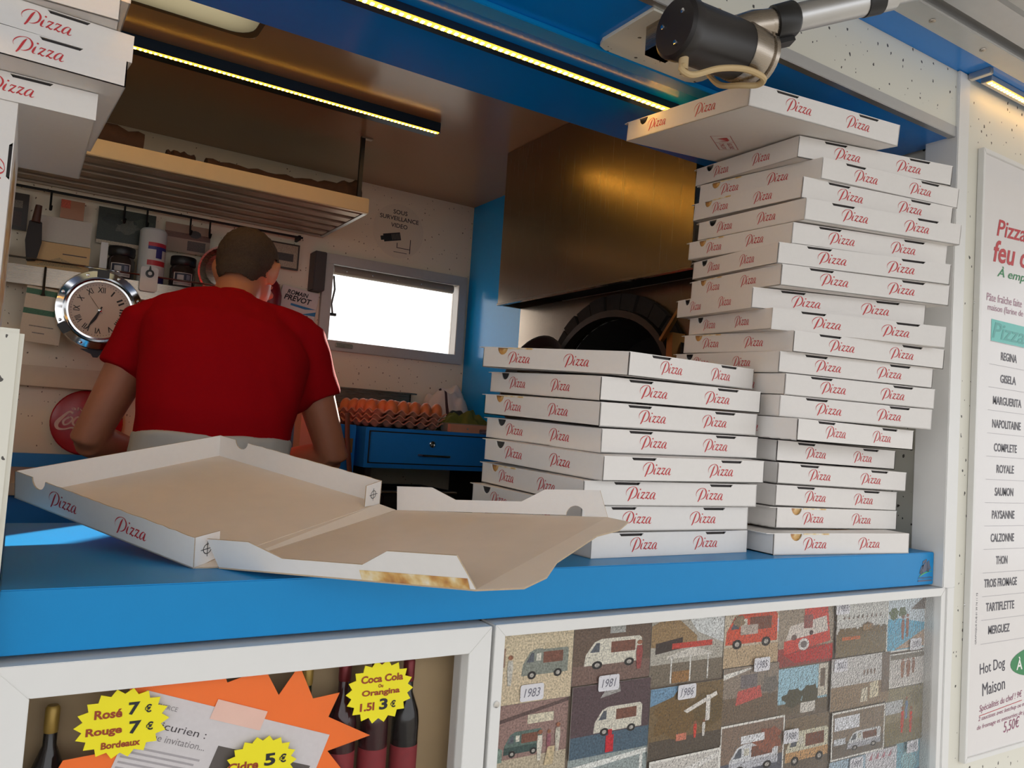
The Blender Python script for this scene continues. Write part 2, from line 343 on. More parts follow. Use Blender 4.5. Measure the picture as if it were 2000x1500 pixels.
led_bar('short LED bar outside under the raised flap', 1.535, 2.6, -.045, .747, .02, .012, housing=ALU, chip=mat('led_chip_outside', (255,205,120), .5, emit=(255,205,120), estr=16, noise_amt=0), tape=mat('led_tape_outside', (240,190,90), .4, emit=(255,190,90), estr=2, noise_amt=0))
solo('soffit_batten', MB().box((-.6,.1385,.611),(1.02,.168,.6195)), BLUE, 'narrow light blue batten on the soffit beside the LED bar', 'batten', bevel=.001)
solo('end_cap', MB().box((1.502,-.06,.735),(1.514,-.019,.7472)), ALU, 'small aluminium end piece at the top of the door post', 'bracket', bevel=.001)
# ------------------------------------------------------------------ awning actuator on its plate
pl = [(0,0)]+[(.215,0)]+[(.215-.0,.137-.02)]+[(.215-.006,.137-.006),(.215-.02,.137)]+[(.02,.137),(.006,.137-.006),(0,.137-.02)]
solo('mounting_plate', MB().prism(pl, (.722,.0006,.6193), (1,0,0), (0,1,0), .006), SPECK, 'speckled white mounting plate with rounded corners under the soffit', 'plate')
act = thing('awning_actuator', 'black electric motor and steel tube that lifts the awning', 'motor', (.695,-.088,.54))
c0 = Vector((0,0,0)); ax = Vector((.129,-.002,.004)); axn = ax.normalized(); Lm = ax.length
part('motor_body', MB().lathe([(.036,-.012),(.0405,-.008),(.0405,.006),(.039,.008),(.039,Lm*.78)], c0, axn, 32), mat('motor_black', (30,26,26), .42, noise_amt=.05), act, True)
e1 = axn.cross(Vector((0,0,1))).normalized(); e2 = axn.cross(e1)
for a_, rr in ((200,.023),(80,.023),(320,.022)):
    p_ = c0-axn*.0125+(e1*math.cos(math.radians(a_))+e2*math.sin(math.radians(a_)))*rr
    part('screw', MB().lathe([(.0035,0),(.0032,.0015),(.001,.002)], p_, -axn, 10), STEEL_P, act, True)
part('gear_collar', MB().lathe([(.0395,Lm*.78),(.0405,Lm*.79),(.0405,Lm*1.0),(.0405,Lm*1.02),(.037,Lm*1.03),(.037,Lm*1.06),(.0405,Lm*1.07),(.0405,Lm*1.12),(.03,Lm*1.14)], c0, axn, 32), STEEL, act, True)
t0 = Vector((.128,-.018,.040)); t1 = Vector((1.30,-.347,.7635))-Vector((.695,-.088,.54)); td = (t1-t0).normalized()
part('clamp', MB().tube([t0-td*.035,t0-td*.01,t0+td*.012], [.021,.023,.02], 20).lathe([(.017,-.02),(.02,-.016),(.02,.012),(.016,.018)], t0+td*.012, td, 20), STEEL, act, True)
part('collar', MB().lathe([(.0165,0),(.023,.002),(.024,.03),(.021,.034)], t0+td*.018, td, 20).box((-.008,-.012,0),(.012,.012,.03), M=Matrix.Translation(t0+td*.018+Vector((.006,.006,-.018))) @ td.to_track_quat('Z','Y').to_matrix().to_4x4()), DARK, act, True)
part('outer_tube', MB().tube([t0+td*.05, t0+td*.2], .019, 20), ALU, act, True)
part('band', MB().tube([t0+td*.155, t0+td*.18], .0205, 20), DARK, act, True)
part('inner_tube', MB().tube([t0+td*.2, t1], .013, 16), ALU, act, True)
part('clevis', MB().box((-.014,-.016,-.014),(.014,.016,.0135), M=Matrix.Translation(t1)), STEEL, act, bevel=.002)
part('hanger', MB().box((.05,.01,.03),(.09,.13,.036)).box((.05,.09,.03),(.09,.13,.0736)), STEEL, act)
pq = Vector((.004,-.004,-.043))
part('plug', MB().tube([pq+Vector((0,0,.012)), pq-Vector((0,0,.012))], .0065, 12), mat('cream_plastic', (196,172,132), .5), act, True)
CRM = mat('cream_cable', (205,178,132), .5)
cb = [(.003,-.006,-.05),(-.004,-.009,-.056),(-.002,-.013,-.063),(.013,-.016,-.063),(.048,-.024,-.047),(.088,-.031,-.038),(.119,-.036,-.042),(.128,-.02,-.044),(.114,0,-.042),(.107,.035,-.03),(.12,.08,.02),(.12,.1,.0735)]
part('cable', MB().tube([Vector(p[:3]) for p in catmull(cb, 6)], .0042, 8), CRM, act, True)
cb2 = [c0+axn*.05+Vector((.012,.0,.034)), c0+axn*.05+Vector((.022,.006,.05)), c0+axn*.05+Vector((.05,.03,.063))]
part('cable', MB().tube(cb2, .0042, 8), CRM, act, True)

# ------------------------------------------------------------------ counter
ct = thing('counter', 'blue laminate serving counter with printed van emblem at its end', 'counter', (.75,0,-.233))
part('worktop', MB().box((-.748,0,.002),(.724,.456,.061)), BLUE, ct, bevel=.0012)
em = MB(); GR = (.10,.12,.18)
def E2(pts): return [(x*.046, y*.046) for x, y in pts]
Oe = Vector((.674,-.0006,.006))
EMB = [([(.08,.36),(.30,.48),(.30,.55),(.12,.45)],GR),([(.10,.47),(.32,.57),(.33,.63),(.16,.56)],GR),([(.17,.58),(.34,.65),(.36,.72),(.22,.66)],GR),([(.27,.69),(.40,.74),(.56,.92),(.56,.84),(.60,.80),(.60,.5),(.54,.46),(.34,.38),(.30,.48)],GR),([(.28,.72),(.30,.85),(.56,.95),(.58,.9)],GR),([(.62,.48),(.62,.84),(.74,.88),(.80,.68),(.86,.60),(.86,.52)],GR)]
for poly, c in EMB: em.flat(E2(poly), Oe, FX, FZ, 0, c)
em.flat(E2(circle(.22,.42,.085,14)), Oe+Vector((0,-.0001,0)), FX, FZ, 0, (.06,.07,.1)); em.flat(E2(circle(.68,.5,.085,14)), Oe+Vector((0,-.0001,0)), FX, FZ, 0, (.06,.07,.1))
ribbon(em, [(.004,.012,.0015),(.016,.0165,.002),(.03,.0195,.0015),(.044,.0205,.0005)], Oe+Vector((0,-.0001,0)), FX, FZ, 0, (.1,.45,.12))
text_into(em, 'Les Compagnons de la Route', Oe+Vector((0,-.0001,.0065)), FX, FZ, w=.044, h=.0052, bold=.01, col=GR)
em.flat(rect(0,.0025,.045,.0052), Oe, FX, FZ, 0, (.08,.11,.2))
part('van_emblem', em, SIGN, ct, label='small dark van emblem with lettering')
# ------------------------------------------------------------------ pizza boxes
W, H, T = .33, .0355, .0016
SX, SZ = 4.41e-5, 3.68e-5
def zp(pts): return [((x-405)*SX, (1050-y)*SZ, w*5.2e-5) for x, y, w in pts]
STROKES = [[(435,930,5),(410,850,9),(440,740,20),(530,640,22),(620,597,14),(700,582,13),(790,612,24),(850,700,42),(858,800,42),(812,930,34),(735,1010,24),(660,1045,14),(600,1050,5)],
 [(728,622,8),(665,740,46),(595,930,48),(548,1060,42),(498,1152,26)],
 [(955,798,14),(912,900,44),(885,1005,42),(905,1045,22),(955,1030,7)]]
for dx in (0, 195):
    STROKES += [[(1035+dx,862,10),(1070+dx,800,22),(1125+dx,808,30),(1190+dx,798,18)], [(1188+dx,798,18),(1090+dx,930,30),(1008+dx,1045,30)], [(1008+dx,1045,10),(1060+dx,1008,30),(1120+dx,1050,34),(1170+dx,1015,8)]]
STROKES += [[(1600,825,12),(1540,800,18),(1455,880,34),(1405,1000,42),(1428,1055,26),(1490,1020,12),(1570,905,10)], [(1612,818,26),(1562,960,44),(1545,1040,36),(1590,1060,20),(1645,1022,6)]]
def pizza_word(mb, O, U, V, s=1.0, mi=0):
    O, U, V = Vector(O), Vector(U)*s, Vector(V)*s
    for st in STROKES: ribbon(mb, zp(st), O, U, V, mi, k=4)
    mb.flat([((985-405)*SX+28*SX*math.cos(a), (1050-685)*SZ+30*SZ*math.sin(a)) for a in [i*math.pi/6 for i in range(12)]], O, U, V, mi)
def wall_notched(L):                       # hinge side: two tab slots cut in the top edge
    e = .005; s1, s2 = (.155*L, .30*L), (.70*L, .845*L)
    return [(0,0),(L,0),(L,H),(s2[1],H),(s2[1]-.0035,H-e),(s2[0]+.0035,H-e),(s2[0],H),(s1[1],H),(s1[1]-.0035,H-e),(s1[0]+.0035,H-e),(s1[0],H),(0,H)]
def wall_thumb(L, c=.05, r=.0135, flip=False):   # side wall: half-round thumb notch near the far end
    p = [(0,0),(L,0),(L,H)]
    arc = [(L-c+r*math.cos(a), H-r*.95*math.sin(a)) for a in [i*math.pi/8 for i in range(9)]]
    p += arc + [(0,H)]
    return [(L-x, y) for x, y in p][::-1] if flip else p
def body_mesh(open_box=False):
    m = MB(); h = W/2
    m.box((-h,-h,0),(h,h,T))
    top = H if open_box else H-.0012
    def sc(p): return [(x, min(y, top) if y > H-.0005 else y) for x, y in p]
    if not open_box: m.prism(sc(wall_notched(W)), (-h,-h,0), (1,0,0), (0,0,1), T)                                # hinge wall, faces -y
    m.prism(rect(0,0,W,top), (h,h,0), (-1,0,0), (0,0,1), T)                                                      # far wall, faces +y
    m.prism(sc(wall_thumb(W, flip=True)), (-h,h,0), (0,-1,0), (0,0,1), T)                                        # left wall, faces -x
    m.prism(sc(wall_thumb(W)), (h,-h,0), (0,1,0), (0,0,1), T)                                                    # right wall, faces +x
    return m
BODY = body_mesh().mesh('box_body', CARD)
PIZZA = bpy.data.materials.new('pizza_photo_print'); PIZZA.use_nodes = True
nt = PIZZA.node_tree; tcn = nt.nodes.new('ShaderNodeTexCoord'); v_ = nt.nodes.new('ShaderNodeTexNoise'); v_.inputs['Scale'].default_value = 45; v_.inputs['Detail'].default_value = 3
nt.links.new(tcn.outputs['Object'], v_.inputs['Vector']); cr = nt.nodes.new('ShaderNodeValToRGB')
cr.color_ramp.elements[0].position = .3; cr.color_ramp.elements[0].color = (.36,.12,.04,1); cr.color_ramp.elements[1].position = .7; cr.color_ramp.elements[1].color = (.85,.8,.7,1)
e_ = cr.color_ramp.elements.new(.45); e_.color = (.62,.34,.1,1); e_ = cr.color_ramp.elements.new(.57); e_.color = (.78,.6,.3,1)
nt.links.new(v_.outputs['Fac'], cr.inputs[0]); nt.links.new(cr.outputs[0], nt.nodes['Principled BSDF'].inputs['Base Color']); nt.nodes['Principled BSDF'].inputs['Roughness'].default_value = .35
def crown(x, y): return (1-(2*x/W)**4)*(1-(2*y/W)**4)             # a closed lid bulges a little in the middle
def lid_mesh(printed, c=0.0):
    m = MB(); h = W/2; N = 16; g = [-h+W*i/N for i in range(N+1)]
    tp = [(x, y, H+c*crown(x, y)) for x in g for y in g]; bt = [(x, y, z-.0012) for x, y, z in tp]; q = len(tp)
    for i in range(N):
        for j in range(N):
            f = (i*(N+1)+j, (i+1)*(N+1)+j, (i+1)*(N+1)+j+1, i*(N+1)+j+1)
            m.add([tp[k] for k in f], [(0,1,2,3)], 1 if math.hypot((g[i]+g[i+1])/2, (g[j]+g[j+1])/2) < .13 else 0); m.add([bt[k] for k in f], [(3,2,1,0)])
    ed = [i*(N+1) for i in range(N+1)]+[N*(N+1)+j for j in range(1,N+1)]+[i*(N+1)+N for i in range(N-1,-1,-1)]+[j for j in range(N-1,0,-1)]
    for k in range(len(ed)): p0, p1 = ed[k], ed[(k+1) % len(ed)]; m.add([tp[p0], tp[p1], bt[p1], bt[p0]], [(0,1,2,3)])
    m.add([(-h-.001,h,H-.0014),(h+.001,h,H-.0014),(h-.004,h+.013,H-.0014),(-h+.002,h+.015,H-.0014),(-h-.001,h,H-.0003),(h+.001,h,H-.0003),(h-.004,h+.013,H-.0003),(-h+.002,h+.015,H-.0003)], [(0,3,2,1),(4,5,6,7),(0,1,5,4),(1,2,6,5),(2,3,7,6),(3,0,4,7)])
    if printed:
        for s in (-1, 1):
            m.box((s*(h-.0042)-.0006,-h+.03,.012),(s*(h-.0042)+.0006,h-.012,H-.0015), 1)                          # tucked side flaps
            m.box((s*(h+.0004)-.0006,h-.125,H-.0026),(s*(h+.0004)+.0006,h-.066,H-.0003), 1)
    else:
        m.box((-h+.004,-h+.05,.012),(-h+.005,-h+.20,H-.0015)); m.box((h-.005,-h+.05,.012),(h-.004,-h+.20,H-.0015))
    return m
def gap(Mlow, Mup, c):
    """least clearance between the lid of the lower box (bulging by c) and the flat bottom of the upper one"""
    inv = Mlow.inverted() @ Mup; best = 9
    for i in range(34):
        for j in range(34):
            p = inv @ Vector((-W/2+W*i/33, -W/2+W*j/33, 0))
            if abs(p.x) <= W/2 and abs(p.y) <= W/2: best = min(best, p.z-H-c*crown(p.x, p.y))
    return best
def settle(poses):
    """every box rests on the one below: lift it where it would sink in, let the lid below bulge up to it where it would hover"""
    Ms = [pose_matrix(*q) for q in poses]; cs = []
    for i in range(1, len(Ms)):
        g = gap(Ms[i-1], Ms[i], 0)
        if g < -.0002: Ms[i].translation.z += -.0002-g; cs.append(0.0); continue
        lo, hi = 0.0, .0045
        if gap(Ms[i-1], Ms[i], hi) > -.0002: Ms[i].translation.z -= gap(Ms[i-1], Ms[i], hi)+.0002; cs.append(hi); continue
        for _ in range(14):
            md = (lo+hi)/2
            if gap(Ms[i-1], Ms[i], md) > -.0002: lo = md
            else: hi = md
        cs.append(lo)
    return Ms, cs+[.001]
lw_ = MB(); pizza_word(lw_, (0,0,0), FX, FZ); WORD = lw_.mesh('pizza_lettering', RED)
SLOT_SHADES = [MB().box((-W/2+u0*W+.004,-W/2+.0022,H-.0062),(-W/2+u1*W-.004,-W/2+.003,H-.0012)).mesh('slot_shade', mat('slot_shade_grey', (50,46,46), .9)) for u0, u1 in ((.155,.30),(.70,.845))]  # dark plates behind the slots, painted as the shade inside the box
def words(root, base, turned):
    """two words on each of the two visible faces; base = z of the baseline"""
    h = W/2
    for u in (.222,.62):
        o = link('pizza_lettering', WORD, root); o.location = (-h+u*W,-h-.0004,base)
    for u in (.20,.60):
        o = link('pizza_lettering', WORD, root); o.location = (-h-.0004,h-u*W,base); o.rotation_euler = (0,0,-math.pi/2)
def pose_matrix(x, y, z, a, t, s):
    a, t, s = map(math.radians, (a, t, s))
    u = Vector((math.cos(a), math.sin(a), 0)); v = Vector((-math.sin(a), math.cos(a), 0)); k = Vector((0,0,1))
    v2 = v*math.cos(t)+k*math.sin(t); k2 = u.cross(v2); u2_ = u*math.cos(s)+k2*math.sin(s); k3 = u2_.cross(v2)
    R = Matrix((u2_, v2, k3)).transposed().to_4x4(); R.translation = Vector((x, y, z))+u2_*W/2+v2*W/2
    return R
def pizza_box(M, label, group, printed=True, turned=False, c=.001):
    root = thing('pizza_box', label, 'pizza box', group=group)
    if turned: M = M @ Matrix.Rotation(math.radians(90), 4, 'Z')
    root.matrix_world = M
    link('body', BODY, root); link('lid', lid_mesh(printed, c).mesh('box_lid', [CARD, PIZZA], True), root)
    if not turned:
        for tb_ in SLOT_SHADES: link('slot_shade', tb_, root)
    h = W/2
    if turned:      # after a quarter turn the thumb-notch side looks at the street
        for u in (.20,.60):
            o = link('pizza_lettering', WORD, root); o.location = (-h-.0004,h-u*W,.011); o.rotation_euler = (0,0,-math.pi/2)
    else: words(root, .011, False)
    return root
LPOSE=[(0.707,0.051,-0.1717,1.80,0,0),(0.688,0.053,-0.1334,-1.28,0.53,0.22),(0.688,0.052,-0.0974,-3.98,0.85,0.53),(0.701,0.028,-0.0605,0.09,1.72,0.75),(0.720,0.060,-0.0223,0.10,1.69,0.78),(0.711,0.055,0.0155,0.34,2.26,0.74),(0.715,0.063,0.0534,-1.43,2.85,0.73),(0.742,0.035,0.0910,9.99,3.20,1.34)]
RPOSE=[(1.061,0.027,-0.1717,-4.97,0,0),(1.099,0.056,-0.1333,-1.29,0.31,-0.75),(1.097,0.058,-0.0951,-1.63,0.70,-1.10),(1.096,0.055,-0.0574,-4.31,1.09,-0.98),(1.096,0.059,-0.0199,-0.76,1.49,-0.72),(1.059,-0.010,0.0159,1.26,1.87,-0.25),(1.059,0.027,0.0537,-11.69,2.30,-0.18),(1.066,0.024,0.0898,-11.03,2.68,0.01),(1.064,0.037,0.1271,-12.89,3.08,-0.07),(1.073,0.017,0.1609,-11.67,3.62,0.04),(1.047,0.041,0.1972,-20.33,4.10,-0.41),(1.038,0.078,0.2355,-21.46,4.40,-0.10),(1.051,0.030,0.2682,-18.30,4.30,-0.23),(1.043,0.032,0.3049,-19.89,5.12,-0.37),(1.065,0.023,0.3416,-13.45,5.70,1.01),(1.067,0.001,0.3766,-13.54,5.87,0.46),(1.073,0.014,0.4151,-12.13,6.09,-0.02),(1.099,-0.003,0.4513,-7.78,6.42,1.29),(1.073,0.026,0.4903,-14.00,7.08,0.53),(0.899,-0.022,0.5154,-5.55,7.67,1.66)]
ORD = ['bottom','second','third','fourth','fifth','sixth','seventh','eighth','ninth','tenth','eleventh','twelfth','thirteenth','fourteenth','fifteenth','sixteenth','seventeenth','eighteenth','nineteenth','top']
LPRINT = [1,0,1,0,0,1,0,1]; RPRINT = [1,1,0,1,0,1,0,1,0,1,0,0,1,0,1,0,1,1,0,0]
LM, LC = settle(LPOSE)
for i, q in enumerate(LM):
    nm = 'bottom' if i == 0 else 'top' if i == 7 else ORD[i]+' from the bottom'
    pizza_box(q, 'white closed pizza box, %s of the low stack on the counter' % nm, 'closed boxes in the low stack', LPRINT[i], c=LC[i])
RM, RC = settle(RPOSE)
for i, q in enumerate(RM):
    nm = 'bottom' if i == 0 else 'top' if i == 19 else ORD[i]+' from the bottom'
    pizza_box(q, 'white closed pizza box, %s of the tall stack by the door post' % nm, 'closed boxes in the tall stack', RPRINT[i], turned=i < 2, c=RC[i])
# print on the underside of the topmost box
mk = MB(); ua, va = Vector((.76,.65,0)), Vector((-.65,.76,0)); Om = Vector((.1-W/2,.155-W/2,-.0004))
for r_ in (rect(0,0,.1,.001), rect(0,.034,.1,.035), rect(0,0,.001,.035), rect(.099,0,.1,.035), rect(.045,0,.046,.035), [(.012,.008),(.02,.026),(.03,.012),(.036,.026),(.038,.01),(.03,.006)]): mk.flat(r_, Om, ua, va)
text_into(mk, 'CARTON', Om+ua*.052+va*.02, ua, va, w=.04, h=.008); text_into(mk, 'RECYCLABLE', Om+ua*.052+va*.006, ua, va, w=.042, h=.008)
part('recycling_mark', mk, RED, [o for o in bpy.data.objects if o.get('label', '').startswith('white closed pizza box, top of the tall')][0], label='red recycling mark on the underside')
# stack on the side ledge: boxes on edge, with flat ones piled on top
for k in range(3):
    R = Matrix(((0,0,1,-.0665-.0362*k),(0,1,0,.495),(-1,0,0,.2073),(0,0,0,1)))
    pizza_box(R, 'pizza box standing on edge on the side ledge, lid towards the counter' if k == 0 else ('pizza box standing on edge, second from the counter on the side ledge' if k == 1 else 'pizza box standing on edge, third from the counter on the side ledge'), 'boxes on edge on the side ledge', True, c=0)
SP = [(-.274,.326,.3722,0,0,0),(-.246,.262,.4088,3,0,0),(-.240,.256,.4452,5,0,0),(-.262,.266,.4815,-2,.6,0),(-.25,.27,.518,1,.6,0)]
SM, SC = settle(SP)
for i, q in enumerate(SM):
    pizza_box(q, 'white closed pizza box, %s of the pile on the boxes standing on edge' % ['bottom','second','third','fourth','top'][i], 'boxes piled over the side ledge', i % 2 == 0, c=SC[i])
# the open box
ob = thing('open_pizza_box', 'open white pizza box lying unfolded and overhanging the counter edge', 'pizza box')
def frame(q):
    a, t, s = q[3:6]; u = Vector((math.cos(a), math.sin(a), 0)); v = Vector((-math.sin(a), math.cos(a), 0)); k = Vector((0,0,1))
    v2 = v*math.cos(t)+k*math.sin(t); k2 = u.cross(v2); u_ = u*math.cos(s)+k2*math.sin(s); return Vector(q[:3]), u_, v2, u_.cross(v2)
O, u, v, k = frame((.179,.074,-.1722,.549,.139,.167))
ob.location = O
bs_ = MB(); Z0 = Vector((0,0,0))
def P3(a, b_, c): return u*a+v*b_+k*c
bs_.add([P3(0,0,0),P3(W,0,0),P3(W,W,0),P3(0,W,0),P3(0,0,T),P3(W,0,T),P3(W,W,T),P3(0,W,T)], [(0,3,2,1),(4,5,6,7),(0,1,5,4),(1,2,6,5),(2,3,7,6),(3,0,4,7)], 1)
def two_sided(mb, poly, O_, U, V, t, outer, inner):
    O_, U, V = Vector(O_), Vector(U), Vector(V); N = U.cross(V).normalized(); n = len(poly); A = [O_+U*p[0]+V*p[1] for p in poly]; B = [a-N*t for a in A]
    mb.add(A, [list(range(n))], outer); mb.add(B, [list(range(n))[::-1]], inner); mb.add(A+B, [(i,i+n,(i+1)%n+n,(i+1)%n) for i in range(n)], 2)
part('base', bs_, [CARD, CARD_IN], ob)
def wavy(poly_top, amp=.0006, n=26):          # hand-torn upper edge
    (xa, ya), (xb, yb) = poly_top; return [(xa+(xb-xa)*i/n, ya+(yb-ya)*i/n+random.uniform(-amp, amp)) for i in range(1, n)]
def thumb(L, c, flip):
    r = .0135; arc = [(L-c+r*math.cos(a), H-r*.95*math.sin(a)) for a in [i*math.pi/8 for i in range(9)]]
    p = [(0,0),(L,0),(L,H)]+arc+wavy(((L-c-r,H),(0,H)))+[(0,H)]
    return [(L-x,y) for x, y in p][::-1] if flip else p
wl = MB(); two_sided(wl, thumb(W,.05,True), P3(0,W,0), -v, k, T, 0, 1); part('side_wall', wl, [CARD, CARD, KRAFT], ob)
wr = MB(); two_sided(wr, thumb(W,.05,False), P3(W,0,0), v, k, T, 0, 1); part('side_wall', wr, [CARD, CARD, KRAFT], ob)
wb = MB(); two_sided(wb, rect(0,0,W,H), P3(W,W,0), -u, k, T, 0, 1); part('front_wall', wb, [CARD, CARD, KRAFT], ob)
for uu in (.22,.60):
    o = link('pizza_lettering', WORD, ob); o.matrix_local = Matrix((-v, u, k)).transposed().to_4x4(); o.location = P3(-.0005, W-uu*W, .011)
# small corner tabs folded in at the hinge end, with registration marks
for xx, sgn in ((0,1),(W,-1)):
    tb = MB(); Ot = P3(xx+sgn*.001,0,0)
    two_sided(tb, [(0,0),(.034,.004),(.034,H-.001),(0,H)] if sgn > 0 else [(0,0),(0,H),(-.034,H-.001),(-.034,.004)], Ot, (u*.92+v*.16*0+(-v)*.38*0+u*.08), k, T, 0, 0)
    part('corner_tab', tb, [CARD, CARD, KRAFT], ob)
    mk = MB(); cu_ = P3(xx+sgn*.018,-.0005,H*.52); rr = .006
    for i in range(16):
        a0, a1 = i*math.pi/8, (i+1)*math.pi/8
        mk.add([cu_+u*math.cos(a0)*rr+k*math.sin(a0)*rr, cu_+u*math.cos(a1)*rr+k*math.sin(a1)*rr, cu_+u*math.cos(a1)*rr*.86+k*math.sin(a1)*rr*.86, cu_+u*math.cos(a0)*rr*.86+k*math.sin(a0)*rr*.86], [(0,1,2,3)])
    for U_, V_ in ((u,k),(k,u)): mk.add([cu_+U_*.009+V_*.0004, cu_+U_*.009-V_*.0004, cu_-U_*.009-V_*.0004, cu_-U_*.009+V_*.0004], [(0,1,2,3)])
    part('registration_mark', mk, INK, ob)
# lid, hinged flat
O2, lu, lv, lk = frame((.205,.070,-.1705,.519,-.077,.136)); D2 = O2-O
def Q3(a, b_, c=0): return D2+lu*a-lv*b_+lk*c
ld = MB()
def slab(mb, pts, t, nrm, top, bot):
    n = len(pts); B = [p-nrm*t for p in pts]; mb.add(pts, [list(range(n))], top); mb.add(B, [list(range(n))[::-1]], bot); mb.add(pts+B, [(i,i+n,(i+1)%n+n,(i+1)%n) for i in range(n)], 2)
slab(ld, [Q3(0,W),Q3(W,W),Q3(W,0),Q3(0,0)], T, lk, 0, 1)
part('lid', ld, [CARD_IN, CARD, KRAFT], ob)
hs = MB(); slab(hs, [P3(.002,0,.001),P3(W-.002,0,.001),Q3(W-.002,0)+Vector((0,0,.0004)),Q3(.002,0)+Vector((0,0,.0004))][::-1], T, (k+lk).normalized(), 0, 1)
part('hinge_strip', hs, [CARD_IN, CARD, KRAFT], ob)
def flap(L, hh=.034):
    return [(0,0),(L,0),(L-.012,hh),(L-.09,hh),(L-.125,hh*.5),(.10,hh*.5),(.058,hh),(-.004,hh*1.02)]
SL = (lk*.96-lu*.28).normalized()
fn = MB(); two_sided(fn, flap(W), Q3(0,0), -lv, SL, T, 1, 0); part('lid_flap', fn, [CARD, CARD, KRAFT], ob)
fp = MB(); two_sided(fp, rect(W-.13,.0,W-.006,.011), Q3(0,0)-lu*.0006, -lv, SL, .0002, 0, 0)
part('print_strip', fp, [PIZZA, PIZZA, PIZZA], ob, label='strip of the printed pizza picture')
SR = (lk*.96+lu*.28).normalized()
hole = [(W-.045+.013*math.cos(a), .001+.0125*math.sin(a)) for a in [math.pi*i/10 for i in range(11)]]
ff = MB(); two_sided(ff, [(0,0)]+hole[::-1]+[(W,0)]+flap(W)[2:], Q3(W,0), -lv, SR, T, 0, 1); part('lid_flap', ff, [CARD, CARD, KRAFT], ob)
fe = (-lv*.985-lk*.12).normalized(); fe_n = lk
tk = MB(); slab(tk, [Q3(.0,W), Q3(.03,W)+fe*.034, Q3(.07,W)+fe*.038, Q3(.12,W)+fe*.026, Q3(.24,W)+fe*.022, Q3(.28,W)+fe*.034, Q3(.325,W)+fe*.03, Q3(W,W)], T, fe_n, 0, 1)
part('tuck_flap', tk, [CARD_IN, CARD, KRAFT], ob)
# ------------------------------------------------------------------ left display panel: frame, hammered glass, bottles, notices
def mitred_frame(x0, z0, x1, z1, w, y0, y1):
    """four mitred bars, each its own mesh"""
    out = []
    for A, B, C, D_ in (((x0,z1),(x1,z1),(x1-w,z1-w),(x0+w,z1-w)), ((x0,z0),(x0+w,z0+w),(x1-w,z0+w),(x1,z0)), ((x0,z0),(x0,z1),(x0+w,z1-w),(x0+w,z0+w)), ((x1,z0),(x1-w,z0+w),(x1-w,z1-w),(x1,z1))):
        m = MB(); P = [A,B,C,D_]; vs_ = [(p[0],y0,p[1]) for p in P]+[(p[0],y1,p[1]) for p in P]
        m.add(vs_, [(0,1,2,3),(7,6,5,4)]+[(i,i+4,(i+1)%4+4,(i+1)%4) for i in range(4)]); out.append(m)
    return out
dc = thing('drinks_display', 'aluminium framed display case with hammered glass under the counter', 'display case', (.256,0,-.9))
def L(x, y, z): return (x-.256, y, z+.9)
for m in mitred_frame(.003-.256, 0, .511-.256, .664, .030, -.016, .02): part('frame_bar', m, ALU_W, dc, bevel=.0006)
part('pane', MB().box(L(.03,.001,-.86),L(.485,.004,-.262)), GLASS, dc)
part('cabinet_back', MB().box(L(.004,.05,-.899),L(.51,.0595,-.24)), mat('display_back', (176,150,112), .6, noise_amt=.25, noise_scale=9), dc)
part('shelf', MB().box(L(.02,.008,-.458),L(.5,.05,-.4525)), STEEL, dc)
def bottle(x, z, s, col, lab, label):
    t_ = thing('wine_bottle', label, 'bottle', (x,.0275,z), group='wine bottles behind the hammered glass')
    part('glass_body', MB().lathe([(.018*s,0),(.019*s,.004),(.019*s,.12*s),(.017*s,.135*s),(.0075*s,.16*s),(.007*s,.2*s)], n=20), mat('bottle_'+col, dict(red=(52,14,18), green=(34,40,22), dark=(24,18,16))[col], .12, noise_amt=.1), t_, True)
    part('neck_foil', MB().lathe([(.0078*s,.175*s),(.0082*s,.178*s),(.0082*s,.203*s),(.006*s,.206*s)], n=16), mat('foil_'+lab, dict(red=(110,24,30), gold=(150,120,50))[lab], .35, .4), t_, True)
    part('paper_label', MB().lathe([(.01925*s,.03*s),(.01925*s,.09*s)], n=20), mat('label_'+lab, dict(red=(128,34,40), gold=(190,160,80))[lab], .6, noise_amt=.2, noise_scale=150), t_, True)
BT = [(.055,-.43,.8,'dark','gold','beside the rosé price star'), (.345,-.445,.9,'red','red','below the cola price star'), (.385,-.44,.88,'red','red','right of the first red bottle'), (.425,-.438,.85,'dark','red','beside the pane edge'), (.30,-.432,.9,'green','gold','behind the orange burst')]
for x, z, s, c, l, w_ in BT: bottle(x, -.4525, s, c, l, 'dark wine bottle behind the hammered glass, '+w_)
def burst(cx, cz, r1, r0, n, sx=1, sz=1, ph=0):
    return [(cx+sx*(r1 if i % 2 == 0 else r0)*math.cos(ph+math.pi*i/n), cz+sz*(r1 if i % 2 == 0 else r0)*math.sin(ph+math.pi*i/n)) for i in range(2*n)]
YEL = mat('yellow_card', (240,226,20), .5, noise_amt=.02); ORA = mat('orange_card', (250,118,38), .5, noise_amt=.04)
BR = mat('brown_ink', (150,58,22), .5, noise_amt=0)
def star(label, cx, cz, r, lines, n=18, sx=1, sz=1):
    t_ = thing('price_star', label, 'price label', (cx,-.0016,cz), group='yellow price stars on the display glass')
    part('card', MB().prism(burst(0,0,r,r*.84,n,sx,sz), (0,0,0), FX, FZ, .0008), YEL, t_)
    a_, b2 = MB(), MB()
    for (txt, x, z, w, h, blk, rot) in lines: text_into(b2 if blk else a_, txt, (x,-.0004,z), FX, FZ, w=w, h=h, bold=.035, rot=rot)
    if a_.v: part('brown_lettering', a_, BR, t_)
    if b2.v: part('black_lettering', b2, INK, t_)
r = .03
